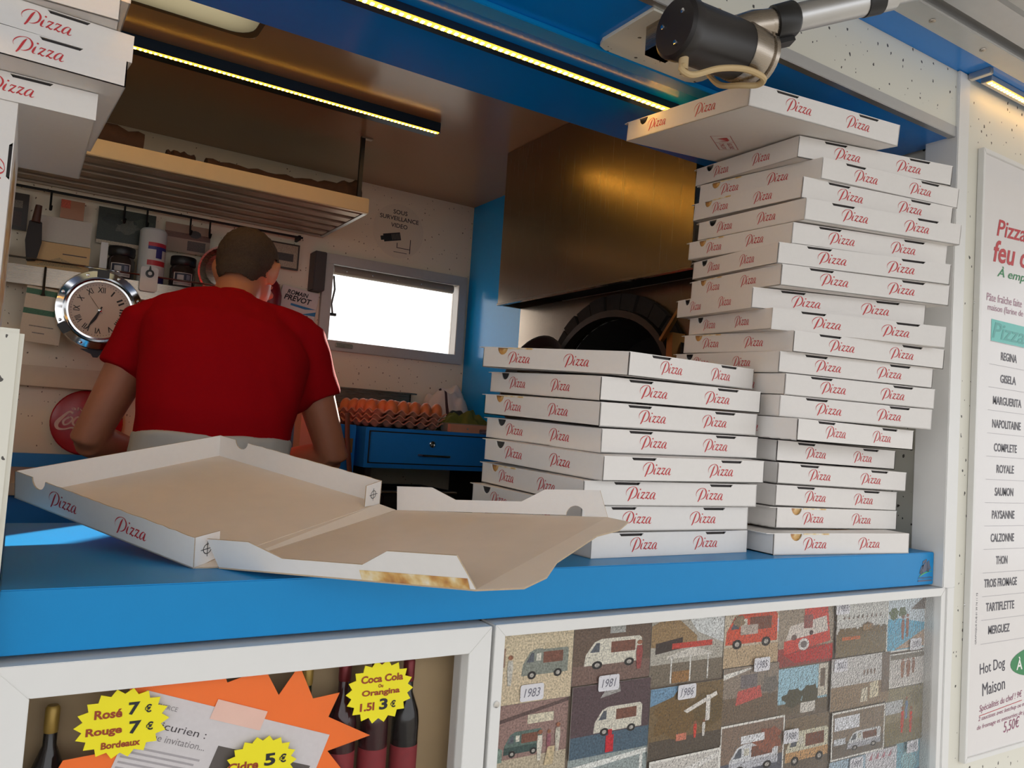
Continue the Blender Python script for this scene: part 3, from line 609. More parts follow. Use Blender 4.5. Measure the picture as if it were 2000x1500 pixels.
star('yellow price star for rosé and red Bordeaux wine on the display glass', .113, -.3025, .0385, [('Rosé',-.025,.006,.024,.0085,0,.0),('7',.004,.007,.010,.012,1,0),('€',.0185,.0075,.0062,.008,1,0),('Rouge',-.031,-.011,.031,.0095,0,.0),('7',.006,-.011,.0105,.012,1,0),('€',.021,-.0095,.0065,.008,1,0),('Bordeaux',-.017,-.0225,.034,.0065,0,.0)], sx=1.08, sz=.85)
star('yellow price star for cola and orange soda on the display glass', .377, -.3025, .037, [('Coca Cola',-.024,.0105,.051,.0085,0,0),('Ou',-.003,.0045,.006,.004,0,0),('Orangina',-.022,-.0055,.046,.0085,0,0),('1.5l',-.023,-.020,.017,.009,0,0),('3',-.0,-.0205,.010,.0125,1,0),('€',.0135,-.0195,.0065,.008,1,0)], sx=1.1, sz=.95)
star('yellow price star for cider on the display glass', .249, -.363, .0325, [('Cidre',-.034,-.003,.031,.009,0,0),('5',.003,-.002,.0115,.0125,1,0),('€',.0185,-.001,.0075,.009,1,0)], sx=1.15, sz=.9)
solo('orange_burst_card', MB().prism([(.118,-.2664),(.205,-.2664),(.2095,-.277),(.247,-.2664),(.264,-.296),(.284,-.2665),(.302,-.304),(.332,-.301),(.321,-.326),(.372,-.353),(.323,-.363),(.345,-.39),(.30,-.42),(.30,-.5),(.16,-.5),(.15,-.44),(.09,-.40),(.06,-.345),(.066,-.333),(.115,-.33)][::-1], (0,.0062,0), FX, FZ, .0006), ORA, 'large orange burst card behind the display glass', 'poster')
cl = thing('magazine_cutting', 'magazine page taped over the orange burst card behind the glass', 'paper', (.133,.0055,-.276))
cr_ = math.radians(-20); CU, CV = Vector((math.cos(cr_),0,math.sin(cr_))), Vector((-math.sin(cr_),0,math.cos(cr_)))
pg = MB(); pg.flat(rect(0,-.15,.203,0), (0,0,0), CU, CV, 0, lin((214,208,208))); pg.flat([(.203,-.15),(0,-.15),(0,0),(.203,0)][::1], (0,.0002,0), CU, CV, 0, lin((214,208,208)))
part('page', pg, SIGN, cl)
pr_ = MB(); g = lin((70,62,66)); g2 = lin((130,124,126))
text_into(pr_, 'COMMERCE', Vector((0,-.0002,0))+CU*.004-CV*.013, CU, CV, h=.0042, col=g2)
text_into(pr_, "L'Épicurien :", Vector((0,-.0002,0))+CU*.004-CV*.034, CU, CV, w=.07, h=.0115, col=g)
text_into(pr_, 'une invitation...', Vector((0,-.0002,0))+CU*.02-CV*.043, CU, CV, h=.0062, col=g2)
for i in range(14): pr_.flat(rect(.003,-.0535-i*.0052,.078-(i*7 % 5)*.002,-.0515-i*.0052), (0,-.0002,0), CU, CV, 0, lin((172,166,168)))
pr_.flat(rect(.09,-.12,.195,-.035), (0,-.0002,0), CU, CV, 0, lin((92,84,80))); pr_.flat(rect(.13,-.115,.19,-.06), (0,-.0003,0), CU, CV, 0, lin((170,166,164)))
for i in range(4): pr_.flat(rect(.15+.008*i,-.09,.1535+.008*i,-.07), (0,-.0004,0), CU, CV, 0, lin((40,38,44)))
part('print', pr_, SIGN, cl)
part('tape', MB().flat(rect(.07,-.012,.125,.008), (0,-.0006,0), CU, CV), mat('clear_tape', (236,196,180), .25), cl)

# ------------------------------------------------------------------ right display panel with old photographs
pf = thing('photo_board', 'aluminium framed board of old van photographs under the counter', 'picture board', (1.0,0,-.9))
for m in mitred_frame(.516-1.0, 0, 1.489-1.0, .665, .0145, -.016, .02): part('frame_bar', m, ALU_W, pf, bevel=.0006)
part('backing', MB().box((.53-1,.016,.012),(1.4755-1,.019,.651)), mat('board_backing', (120,106,92), .7, noise_amt=.2), pf)
part('pane', MB().box((.53-1,-.004,.013),(1.4755-1,-.001,.651)), GLASS, pf)
for zz in (.57,.33): part('screw', MB().lathe([(.0045,0),(.004,.0016),(.001,.002)], (.5235-1,-.016,zz), (0,-1,0), 12), STEEL_P, pf, True)
S = lambda r_, g_, b_: lin((r_, g_, b_))
def van(x, y, s, body, trim=None, stripe=None, flip=1, awn=None):
    def X(a): return x+flip*a*s
    def pl_(p): q = [(X(a), y+b_*s) for a, b_ in p]; return q if flip > 0 else q[::-1]
    out = [(pl_([(0,.12),(1.0,.12),(1.0,.62),(.95,.68),(.28,.68),(.16,.62),(.02,.36)]), body)]
    if stripe: out.append((pl_([(.01,.12),(1.0,.12),(1.0,.30),(.01,.30)]), stripe))
    out += [(pl_([(.09,.40),(.25,.40),(.25,.60),(.19,.60)]), S(88,92,100)), (pl_([(.45,.36),(.88,.36),(.88,.60),(.45,.60)]), S(120,76,60)), (pl_([(.30,.42),(.40,.42),(.40,.58),(.30,.58)]), trim or S(210,205,190))]
    if awn: out.append((pl_([(.42,.66),(.95,.66),(1.04,.80),(.5,.78)]), awn))
    for wx in (.22,.78): out += [(circle(X(wx), y+.12*s, .09*s, 12), S(32,28,28)), (circle(X(wx), y+.12*s, .045*s, 10), S(176,170,162))]
    return out
def tree(x, y, r_, c): return [([(x+r_*(1+.25*math.sin(5*a+x*40))*math.cos(a), y+r_*(1+.2*math.sin(7*a))*math.sin(a)) for a in [i*math.pi/9 for i in range(18)]], c)]
def person(x, y, s, c, skin=S(150,96,70)): return [([(x-.05*s,y),(x+.05*s,y),(x+.09*s,y+.55*s),(x+.07*s,y+.78*s),(x-.07*s,y+.78*s),(x-.09*s,y+.55*s)], c), (circle(x, y+.88*s, .075*s, 10), skin)]
def house(x, y, w, h, c, roof): return [(rect(x,y,x+w,y+h), c), ([(x-.05*w,y+h),(x+1.05*w,y+h),(x+.5*w,y+1.5*h)], roof)]
def gazeb(x, y, s, c): return [([(x,y+.62*s),(x+.55*s,y+.78*s),(x+s,y+.62*s),(x+s,y+.56*s),(x,y+.56*s)], c)]+[(rect(x+a*s,y,x+(a+.03)*s,y+.6*s), S(225,222,215)) for a in (.08,.5,.9)]+[(rect(x+.12*s,y,x+.5*s,y+.26*s), S(150,110,66))]
def photo(x0, z0, x1, z1, layers, label, sky, grd, hor=.4, border=0, y=.0112, rot=0):
    w, h = x1-x0, z1-z0
    t_ = thing('photograph', label, 'photograph', ((x0+x1)/2, y, z0), (0,rot,0), 'old photographs behind the board glass')
    m = MB(); O_ = Vector((-w/2,0,0))
    m.box((-w/2,0,0),(w/2,.0006,h), col=S(232,228,220))
    part('paper', m, SIGN, t_)
    bw = border; m = MB(); iw, ih = w-2*bw, h-2*bw
    m.flat(rect(bw,bw,w-bw,bw+ih*hor), O_+Vector((0,-.0002,0)), FX, FZ, 0, grd); m.flat(rect(bw,bw+ih*hor,w-bw,h-bw), O_+Vector((0,-.0002,0)), FX, FZ, 0, sky)
    for i, (poly, c) in enumerate(layers):
        q = [(bw+min(max(a,0),1)*iw, bw+min(max(b_,0),1)*ih) for a, b_ in poly]
        m.flat(q, O_+Vector((0,-.0003-.00006*i,0)), FX, FZ, 0, c)
    part('print', m, PRINT, t_)
TAN, MUD, GRS, SKY = S(206,188,158), S(104,84,70), S(120,104,72), S(198,206,206)
PH = [
 (.537,-.3435,.6545,-.2485, van(.32,.28,.62,S(132,136,126),awn=S(196,180,150))+person(.17,.25,.42,S(190,186,176))+[(rect(.02,.5,.1,.75),S(150,120,100))], 'faded photograph of a grey green van and a man in white', S(206,190,160), TAN, .42, 0),
 (.6565,-.332,.7925,-.2485, van(.14,.2,.74,S(214,208,192))+house(.45,.78,.2,.12,S(170,170,165),S(120,90,80))+person(.85,.15,.5,S(150,70,66)), 'photograph of a white snack van with its hatch open', MUD, S(122,96,86), .3, 0),
 (.795,-.3495,.9405,-.2485, [([(0,.55),(0,.85),(.28,1),(.62,.66),(.62,.5)],S(150,122,84)),([(.06,.6),(.42,.66),(.42,.5),(.06,.45)],S(58,44,38)),(rect(.28,.5,.84,.58),S(190,66,54))]+gazeb(.22,.02,.62,S(206,200,190))+[([(.62,.72),(1,.52),(1,1),(.45,1)],S(206,208,206))], 'photograph of a red roofed market stall beside a barn', S(176,170,158), S(120,108,92), .3, 0),
 (.539,-.4425,.6555,-.3455, [([(0,.75),(1,.95),(1,1),(0,.8)],S(96,74,70))]+van(.16,.3,.5,S(92,112,104),stripe=S(58,80,76))+[(rect(.45,.72,.8,.84),S(214,204,180))]+person(.63,.22,.42,S(206,200,186))+person(.75,.28,.34,S(150,90,100))+person(.87,.3,.4,S(196,188,172))+[([(.7,.14),(.82,.14),(.84,.38),(.74,.38)],S(196,176,140)),([(0,.28),(.14,.28),(.14,.44),(.04,.5),(0,.48)],S(120,140,128))], 'photograph of a green van serving people at its hatch', S(150,120,112), S(186,172,148), .3, 0),
 (.6585,-.428,.7955,-.3335, van(.28,.24,.62,S(212,206,190),flip=1)+[([(.34,.8),(.6,.86),(.58,.98),(.4,.9)],S(160,156,152)),(rect(.44,.02,.54,.26),S(196,30,44)),(rect(.465,.26,.515,.34),S(196,30,44))], 'photograph of a white trailer with a red gas bottle', S(86,66,70), S(74,96,112), .3, 0),
 (.798,-.4505,.944,-.352, tree(.35,.55,.3,S(116,90,52))+tree(.8,.6,.26,S(104,84,50))+[([(0,.75),(0,1),(.4,1),(.3,.85)],S(112,148,176)),([(.45,.62),(.9,.84),(.92,.78),(.5,.58)],S(226,220,212)),(rect(.76,.42,.82,.8),S(226,220,212))]+person(.62,.2,.26,S(206,70,56))+person(.74,.2,.26,S(220,214,206))+[(rect(.36,.2,.5,.3),S(200,120,96))], 'photograph of a stall with a white canopy under brown trees', S(120,98,66), S(86,74,62), .25, 0),
 (.9425,-.3375,1.0655,-.2505, [(rect(.66,.55,1,.78),S(206,206,214))]+van(.02,.28,.95,S(206,84,58))+[(rect(.28,.55,.6,.72),S(182,168,156))]+tree(.25,.8,.1,S(140,120,96)), 'photograph of a red pick-up truck with a white cabin', S(196,182,160), S(186,162,130), .35, 0),
 (1.068,-.3495,1.206,-.2515, [([(.1,.2),(.95,.35),(.88,.95),(.45,.95),(.45,.5),(.1,.42)],S(208,78,66)),([(.12,.42),(.9,.52),(.86,.78),(.2,.66)],S(216,206,196)),([(.1,.2),(1,.3),(1,.05),(.3,.05)],S(186,54,50)),(circle(.45,.34,.1,14),S(220,216,212)),(circle(.45,.34,.06,12),S(120,110,110)),(circle(.27,.47,.05,10),S(110,90,84)),(circle(.58,.52,.04,10),S(70,54,54)),(rect(.44,.6,.6,.82),S(150,90,84))], 'photograph of a red and white trailer taken close up', S(160,146,128), S(150,70,64), .3, 0),
 (1.2095,-.345,1.3505,-.2525, [(tree(.1+.12*i,.45,.07,S(120,98,66))[0]) for i in range(8)]+[([(.12+.09*i,.68),(.145+.09*i,.68),(.15+.09*i,.76)],S(120,90,76)) for i in range(9)]+house(.5,.45,.2,.1,S(150,120,84),S(110,84,60))+[(rect(.1,.3,.45,.36),S(206,110,60))], 'photograph of a field with people along the horizon', S(206,204,198), S(128,112,84), .42, .0),
 (1.3535,-.3505,1.4735,-.2535, [([(0,.3),(.95,.4),(.95,.5),(.3,.62),(0,.62)],S(104,176,206)),([(.2,.02),(1,.36),(1,.02)],S(190,160,134))]+tree(.15,.72,.12,S(96,108,72))+tree(.38,.74,.1,S(96,108,72))+person(.4,.2,.5,S(160,96,70))+person(.52,.24,.48,S(160,96,70))+[([(.6,.78),(.95,1),(1,1),(1,.76)],S(110,96,88))], 'bright photograph of two bathers beside a swimming pool', S(206,216,222), S(110,180,208), .5, .003),
 (.9455,-.4215,1.0705,-.339, [([(0,.8),(.5,.95),(.5,.98),(0,.9)],S(226,222,214)),([(.22,.3),(.7,.4),(.66,.62),(.26,.56)],S(196,92,84)),(rect(.3,.6,.6,.85),S(120,112,112))]+tree(.85,.6,.16,S(120,112,104)), 'photograph of a low red stall seen from afar', S(146,132,118), S(116,98,80), .45, 0),
 (1.0725,-.427,1.1965,-.352, tree(.3,.35,.2,S(84,80,62))+tree(.65,.38,.2,S(84,80,62))+[(rect(.8,.3,1,1),S(206,198,182)),(rect(.84,.5,.94,.9),S(120,104,90)),(rect(.45,0,.75,.22),S(212,206,196))], 'photograph of a blue sky over dark trees', S(160,196,210), S(112,98,80), .25, 0),
 (1.2005,-.4335,1.3635,-.347, [([(.5,.08),(.62,.08),(.62,.36),(.52,.34)],S(216,206,184)),([(.66,.12),(.82,.14),(.8,.46),(.66,.42)],S(220,208,180)),(rect(.86,.2,1,1),S(120,104,92))]+[(person(.55+.06*i,.6,.14,S(130,104,90))[0]) for i in range(4)], 'photograph of pale signs standing in a dry field', S(206,202,198), S(150,128,104), .45, 0),
 (1.367,-.414,1.4735,-.354, person(.36,.25,.68,S(160,110,84))+person(.53,.25,.7,S(150,98,72))+person(.68,.35,.52,S(140,92,70))+[(rect(0,.85,1,1),S(126,118,104))], 'photograph of three tanned people on pale sand', S(206,200,194), S(212,206,200), .5, .002),
 (.9445,-.515,1.0905,-.4245, van(.12,.1,.8,S(214,214,216),stripe=S(190,190,196))+tree(.75,.65,.22,S(146,88,68))+[(rect(.3,.66,.68,.8),S(226,226,228))], 'white bordered photograph of a white van with its awning up', S(134,112,96), S(90,92,104), .35, .003),
 (1.0935,-.5165,1.2035,-.4335, van(.02,.05,1.0,S(208,202,178),flip=1,stripe=S(196,152,104)), 'photograph of a cream camper van with a tan stripe', S(128,110,88), S(110,96,82), .3, 0),
 (1.2075,-.5165,1.3555,-.4365, van(.28,.08,.66,S(216,216,216),stripe=S(180,180,186))+[(rect(.02,.62,.5,.92),S(226,226,230)),(rect(.02,.3,.24,.44),S(206,208,212))], 'white bordered photograph of a white van seen from the front', S(140,122,104), S(112,100,88), .35, .003),
 (1.3585,-.5145,1.4735,-.4155, [(rect(0,.55,.45,.78),S(196,198,200))]+person(.45,.18,.5,S(206,64,52))+person(.68,.15,.5,S(206,64,52))+person(.55,.42,.42,S(110,140,176))+tree(.8,.8,.16,S(130,120,92)), 'photograph of a group of people in red clothes', S(150,140,112), S(130,118,84), .4, 0),
 (.5405,-.55,.6575,-.4445, van(.2,.3,.6,S(180,176,160)), 'photograph of a pale van half cut by the pane edge', S(176,164,146), S(150,140,120), .4, 0),
 (.6605,-.535,.7995,-.43, [([(0,.9),(1,.98),(1,.92),(0,.82)],S(226,226,220)),(rect(.1,.2,.14,.88),S(220,220,214)),(rect(.9,.2,.94,.95),S(220,220,214)),(rect(.16,.3,.86,.7),S(120,136,134))], 'photograph of a pale green hatch with white posts', S(150,160,158), S(110,118,116), .4, 0),
 (.8015,-.555,.9425,-.4525, [([(0,.7),(1,.98),(1,.9),(0,.6)],S(226,222,216)),([(.1,.3),(.8,.3),(.8,.7),(.2,.6)],S(66,70,82)),([(.02,.55),(.1,.5),(.12,.75),(.04,.78)],S(206,150,120))], 'white bordered photograph of a dark car under a canopy', S(206,200,192), S(120,110,104), .35, .003),
 (1.206,-.62,1.306,-.5185, [], 'photograph of a plain grey blue sky', S(166,186,200), S(140,150,156), .3, 0),
 (1.3075,-.62,1.4,-.5185, [([(.1+.2*i,.86),(.2+.2*i,.86),(.22+.2*i,.98)],S(190,120,130)) for i in range(4)], 'photograph of pink flags over pale snow', S(214,210,214), S(206,200,206), .4, 0),
 (1.4015,-.62,1.4735,-.5165, tree(.5,.6,.3,S(150,190,196)), 'photograph of blue water and spray', S(120,170,186), S(50,74,110), .5, 0)]
for i, (x0, z0, x1, z1, ly, lb, sk, gr, hz, bd) in enumerate(PH): photo(x0, z0, x1, z1, ly, lb, sk, gr, hz, bd, y=.0105+.0014*(i % 4))
YR = [(.592,-.331,'1983','under the grey green van'),(.718,-.3325,'1981','between the white van and the white trailer'),(.866,-.361,'1986','above the white canopy'),(1.025,-.337,'1985','below the red pick-up'),(1.222,-.262,'1983','above the field of people'),(1.44,-.340,'2001','below the swimming pool'),(1.223,-.358,'2003','above the pale signs'),(1.102,-.458,'1988','above the cream camper'),(1.441,-.524,'1992','below the group in red'),(1.276,-.529,'1990','on the plain sky photograph')]
for x, z, t_, w_ in YR:
    y_ = thing('year_label', 'small white paper label with the year %s, %s' % (t_, w_), 'label', (x,.0084,z))
    part('paper', MB().prism(rounded(.036,.021,.003,3,-.018,-.0105), (0,0,0), FX, FZ, .0005), mat('label_paper', (224,222,226), .6), y_)
    tm = MB(); text_into(tm, t_, (-.0125,-.0003,-.0055), FX, FZ, w=.025, h=.011, shear=.25); part('handwriting', tm, mat('grey_ink', (120,118,130), .6), y_)

# ------------------------------------------------------------------ menu board
mb_ = thing('menu_board', 'large white pizza menu board in a slim aluminium frame', 'menu board', (2.1,-.0125,-.562))
def Mn(x, y, z): return Vector((x-2.1, y+.0125, z+.562))
for m in mitred_frame(1.557-2.1, 0, 2.70-2.1, 1.177, .0085, -.0115, 0): part('frame_bar', m, ALU_W, mb_, bevel=.0006)
for a_, b_ in ((.309,1.549),(-.271,1.547)): part('screw', MB().ball(Mn(1.5605,-.0125-.0125,a_)+Vector((0,.012,0)), .0045, 10, 8), STEEL_P, mb_, True)
part('panel', MB().box(Mn(1.564,-.019,-.556),Mn(2.694,-.0135,.608)), mat('menu_white', (226,222,220), .22, noise_amt=.015), mb_)
yt = -.0195
def mtext(name, items, m):
    t_ = MB()
    for txt, x, z, w, h, sh, bo, rot in items: text_into(t_, txt, Mn(x,yt,z), FX, FZ, w=w, h=h, shear=sh, bold=bo, rot=rot)
    part(name, t_, m, mb_)
MRED = mat('menu_red', (190,56,62), .5, noise_amt=0); MGRN = mat('menu_green', (40,130,76), .5, noise_amt=0); MPUR = mat('menu_mauve', (176,130,150), .5, noise_amt=0)
mtext('red_heading', [('Pizzas cuites au', 1.622,.452,.36,.034,.25,.012,.06), ('feu de bois', 1.612,.398,.30,.045,.25,.02,.05)], MRED)
mtext('green_heading', [('À emporter', 1.628,.366,.20,.027,.3,.01,.05)], MGRN)
mtext('mauve_note', [('Pâte fraîche faite', 1.592,.318,.135,.0155,.1,0,.03), ('maison (farine de qualité)', 1.597,.296,.20,.0165,.1,0,.03)], MPUR)
part('teal_band', MB().flat(rect(0,0,.9,.043), Mn(1.612,yt,.241), FX, FZ), mat('menu_teal', (96,190,180), .4, noise_amt=.02), mb_)
tm = MB(); text_into(tm, 'Pizzas', Mn(1.616,yt-.0003,.247), FX, FZ, w=.15, h=.032, shear=.25, bold=.01); part('band_lettering', tm, mat('menu_teal_dark', (70,160,152), .4, noise_amt=0), mb_)
NM = [('REGINA',1.652,.206,.061),('GISELA',1.652,.161,.06),('MARGUERITA',1.627,.1165,.109),('NAPOLITAINE',1.627,.0705,.109),('COMPLETE',1.636,.024,.087),('ROYALE',1.648,-.018,.066),('SAUMON',1.644,-.063,.07),('PAYSANNE',1.636,-.108,.085),('CALZONNE',1.634,-.153,.088),('THON',1.656,-.197,.043),('TROIS FROMAGE',1.615,-.2405,.123),('TARTIFLETTE',1.624,-.2865,.106),('MERGUEZ',1.635,-.331,.08)]
for n_, x, z, w in NM: mtext('pizza_name', [(n_, x, z, w, .0165, 0, .018, 0)], mat('menu_grey', (84,82,90), .5, noise_amt=0))
ln = MB()
for i in range(14): ln.flat(rect(0,0,.9,.0008), Mn(1.609,yt+.0001,.2395-.0452*i), FX, FZ)
part('row_lines', ln, mat('menu_line', (176,172,176), .5, noise_amt=0), mb_)
tp = MB()
for i in range(13): text_into(tp, ['Tomate, jambon, fromage','Tomate, fromage, olives','Crème, lardons, oignons'][i % 3], Mn(1.775,yt,.206-.0452*i), FX, FZ, h=.012)
text_into(tp, 'GRAPHIQUE PUB 01 39 74 11 75', Mn(1.594,yt,-.346), FX, FZ, w=.097, h=.0058, rot=math.pi/2)
part('small_print', tp, mat('menu_grey', (92,90,98)), mb_)
mtext('hot_dog_heading', [('Hot Dog', 1.610,-.4115,.092,.027,0,.0,.06), ('Maison', 1.621,-.447,.083,.024,0,.0,.06)], mat('menu_slate', (58,56,70), .5, noise_amt=0))
part('green_oval', MB().flat(circle(.12,0,.12,32,.031), Mn(1.722,yt,-.397), FX, FZ), MGRN, mb_)
tm = MB(); text_into(tm, 'À EMPORTER', Mn(1.745,yt-.0003,-.41), FX, FZ, w=.19, h=.026, bold=.02); part('oval_lettering', tm, mat('white_ink', (238,236,232), .5, noise_amt=0), mb_)
mtext('mauve_small_print', [('Spécialités du chef ! 9€', 1.612,-.479,.16,.0165,.25,0,.07), ('2 saucisses avec ketchup ou moutarde', 1.609,-.495,.22,.0105,.25,0,.05), ('de fromage et entourées de pâte', 1.605,-.511,.20,.0105,.25,0,.05), ('5,50€', 1.703,-.530,.062,.025,.2,.0,.06)], mat('menu_plum', (150,84,112), .5, noise_amt=0))
ul = MB().flat(rect(0,0,.16,.0012), Mn(1.611,yt,-.4835), Vector((1,0,.07)), FZ); part('underline', ul, MRED, mb_)
# ------------------------------------------------------------------ oven, hood and the right side of the kitchen
struct('trim_5', MB().box((1.4975,1.3152,-1.1),(1.5118,1.949,.8898)), mat('blue_side_panel', (20,158,235), .18, noise_amt=.03), 'glossy blue panel beside the oven')
hd = thing('extractor_hood', 'large brushed stainless steel hood hanging over the oven', 'hood', (1.38,.87,.396))
hx, hy = (1.265-1.38, 1.511-1.38), (.46-.87, 1.315-.87)
b = MB(); t = .006
b.box((hx[0],hy[0],0),(hx[0]+t,hy[1],.493)); b.box((hx[0]+t,hy[1]-t,0),(hx[1],hy[1],.493)); b.box((hx[0]+t,hy[0],0),(hx[1],hy[0]+t,.493))
part('canopy', b, STEEL_V, hd, bevel=.001)
part('drip_edge', MB().box((hx[0]-.002,hy[0],-.001),(hx[0]+.012,hy[1]+.001,.006)), STEEL, hd)
part('filter', MB().box((hx[0]+.01,hy[0]+.01,.05),(hx[1],hy[1]-.01,.06)), BLACK, hd)
ov = thing('pizza_oven', 'stainless pizza oven front with a blackened arched mouth', 'oven', (1.43,.82,-.6))
fx = 1.349-1.43
def arch(a, bb, z0, n=24): return [(a*math.cos(math.pi*i/n), z0+bb*math.sin(math.pi*i/n)) for i in range(n+1)]
y0, y1, zt = .46-.82, 1.309-.82, .996
# face plate (looks towards -x): local 2D (s = -y, z)
fp = MB()
ring = [(.235*math.cos(math.pi*i/24), .75+.172*math.sin(math.pi*i/24)) for i in range(25)]          # +.235 -> -.235
poly = [(-y1,0),(-.235,0)]+ring[::-1]+[(.235,0),(-y0,0),(-y0,zt),(-y1,zt)]
fp.prism(poly, (fx,0,0), (0,-1,0), (0,0,1), .012)
part('face_plate', fp, STEEL_V, ov)
def arch_band(a0, b0, a1, b1, z0, x0, x1, n=24):
    m = MB(); A = arch(a0,b0,z0,n); B = arch(a1,b1,z0,n); vs_ = []
    for (ya,za),(yb,zb) in zip(A,B): vs_ += [(x0,ya,za),(x0,yb,zb),(x1,yb,zb),(x1,ya,za)]
    fs = []
    for i in range(n):
        k_ = 4*i
        for j in range(4): fs.append((k_+j, k_+(j+1)%4, k_+4+(j+1)%4, k_+4+j))
    return m.add(vs_, fs+[(0,1,2,3),(4*n+3,4*n+2,4*n+1,4*n)])
part('mouth_rim', arch_band(.235,.172,.252,.19,.75,fx-.03,fx+.01), mat('sooty_steel', (74,66,58), .45, .8, noise_amt=.3, noise_scale=25), ov, True)
n = 13
for i in range(n):
    a0, a1 = math.pi*(i+.06)/n, math.pi*(i+.94)/n; v_ = []
    for a in (a0, (a0+a1)/2, a1):
        for (ra, rb) in ((.254,.192),(.292,.236)):
            for xx in (fx-.014-.004*(i % 2), fx+.001): v_.append((xx, ra*math.cos(a), .75+rb*math.sin(a)))
    part('brick', MB().add(v_, [(0,2,6,4),(4,6,10,8),(0,4,5,1),(4,8,9,5),(2,3,7,6),(6,7,11,10),(0,1,3,2),(8,10,11,9),(1,5,7,3),(5,9,11,7)]), mat('sooty_brick', (30,24,20), .9, noise_amt=.4, noise_scale=60, bump=.5), ov)
cv = MB(); R0 = arch(.235,.172,.75,16); vs_ = [(fx+.012,y,z) for y, z in R0]+[(.08,y*.9,.75+(z-.75)*.85) for y, z in R0]
cv.add(vs_, [(i,i+1,i+18,i+17) for i in range(16)]+[list(range(17,34))])
part('baking_chamber', cv, mat('soot', (14,10,8), .95, noise_amt=.4), ov)
part('hearth', MB().box((fx-.02,-.235,.70),(.08,.235,.75)), mat('hearth_stone', (70,58,48), .9), ov)
part('bracket', MB().box((-.012,-.004,-.05),(.0,.004,.05), M=Matrix.Translation((fx-.045,-.27,.88)) @ Matrix.Rotation(.7,4,'X')).box((-.03,-.035,-.03),(.01,-.015,.03), M=Matrix.Translation((fx-.015,-.235,.83))), mat('brass', (170,130,80), .35, .9), ov)
pn = thing('round_pan', 'black round pan leaning at the oven mouth', 'pan', (1.264,1.08,.0005))
part('pan', MB().lathe([(.09,0),(.115,.004),(.135,.028),(.138,.03),(.133,.03),(.112,.008),(.001,.006)], (.02,0,.145), (-.96,-.1,.25), 36), BLACK, pn, True)
part('handle', MB().tube([(.0,-.13,.19),(.0,-.2,.215)], [.008,.007], 8), STEEL, pn, True)
part('ledge', MB().box((-.22,.06,.585),(-.081,.46,.6)), STEEL, ov, bevel=.002)

# back counter
bc = thing('back_counter', 'long work counter along the back wall with a blue upstand', 'counter', (.2,1.66,-1.1))
part('worktop', MB().box((-1.39,-.27,.87),(.70,.288,.9)), mat('worktop_beige', (196,170,146), .4, noise_amt=.1), bc, bevel=.002)
part('carcass', MB().box((-1.39,-.22,0),(.70,.285,.87)), BLUE_CAB, bc)
part('upstand', MB().box((-1.39,.262,.9),(.575,.289,.9405)), BLUE_CAB, bc)
# drawer cabinet on the back counter's right
cab = thing('drawer_cabinet', 'blue cabinet with a locked drawer in the back corner', 'cabinet', (1.215,1.72,-.142))
part('carcass', MB().box((-.28,-.21,0),(.28,.228,.127)), BLUE_CAB, cab, bevel=.002)
part('drawer_gap', MB().box((-.269,-.2112,.014),(.274,-.2095,.117)), BLACK, cab)
dr = part('drawer', MB().box((-.265,-.223,.018),(.27,-.2105,.113)), BLUE_CAB, cab, bevel=.001)
part('lock', MB().lathe([(.0105,0),(.0105,.004),(.008,.005),(.004,.0035)], (-.054,-.223,.083), (0,-1,0), 20), STEEL_P, dr, True)
part('handle', MB().tube([(-.1,-.222,.046),(-.095,-.24,.046),(.005,-.24,.045),(.01,-.222,.045)], .0035, 8), STEEL, dr, True)
for xx in (-.27,.25): part('leg', MB().box((xx,-.2,-.958),(xx+.02,.22,0)), BLACK, cab)
sc = thing('side_cupboard', 'small blue cupboard with a brass latch left of the drawer cabinet', 'cabinet', (.86,1.76,-.2))
part('carcass', MB().box((-.07,-.20,0),(.062,.185,.188)), BLUE_CAB, sc, bevel=.002)
part('latch', MB().box((-.03,-.21,.1),(.05,-.2,.145)).box((.0,-.222,.108),(.02,-.21,.137)), mat('brass', (170,130,80)), sc, bevel=.001)
part('strap', MB().tube([(.022,-.215,.225),(.025,-.225,.15),(.034,-.235,.06),(.045,-.235,.0)], [(.003,.008)]*4, 8), mat('leather', (96,66,48), .6), sc, True)
solo('steel_post', MB().box((.735,1.535,-.1999),(.79,1.60,.16)).lathe([(.004,0),(.003,.003)], (.765,1.535,-.03), (0,-1,0), 10).lathe([(.004,0),(.003,.003)], (.765,1.535,-.13), (0,-1,0), 10), mat('cream_metal', (196,176,158), .4), 'cream metal post with screws on the back counter', 'post')
# things on the drawer cabinet; its top is z = -.015
top = -.0148
def tray_mesh():
    m = MB(); N = 36; p = .0475; vs_ = []; fs = []
    for i in range(N+1):
        for j in range(N+1):
            x, y = (i/N-.5)*.29, (j/N-.5)*.29
            cx, cy = math.cos(2*math.pi*x/p+math.pi), math.cos(2*math.pi*y/p+math.pi)
            z = .022-.0125*(cx+cy)*.5
            vs_.append((x, y, z))
    for i in range(N):
        for j in range(N): a = i*(N+1)+j; fs.append((a, a+N+1, a+N+2, a+1))
    k_ = len(vs_); low = [(x, y, z-.0035) for x, y, z in vs_]
    fs2 = [tuple(k_+q for q in f[::-1]) for f in fs]; edge = [i*(N+1) for i in range(N+1)]+[N*(N+1)+j for j in range(1,N+1)]+[i*(N+1)+N for i in range(N-1,-1,-1)]+[j for j in range(N-1,0,-1)]
    es = [(edge[q], edge[(q+1)%len(edge)], k_+edge[(q+1)%len(edge)], k_+edge[q]) for q in range(len(edge))]
    return m.add(vs_+low, fs+fs2+es)
PULP = mat('pulp_card', (214,150,122), .85, noise_amt=.12, noise_scale=90, bump=.3, bump_scale=250)
TRM = tray_mesh().mesh('egg_tray', PULP, True)
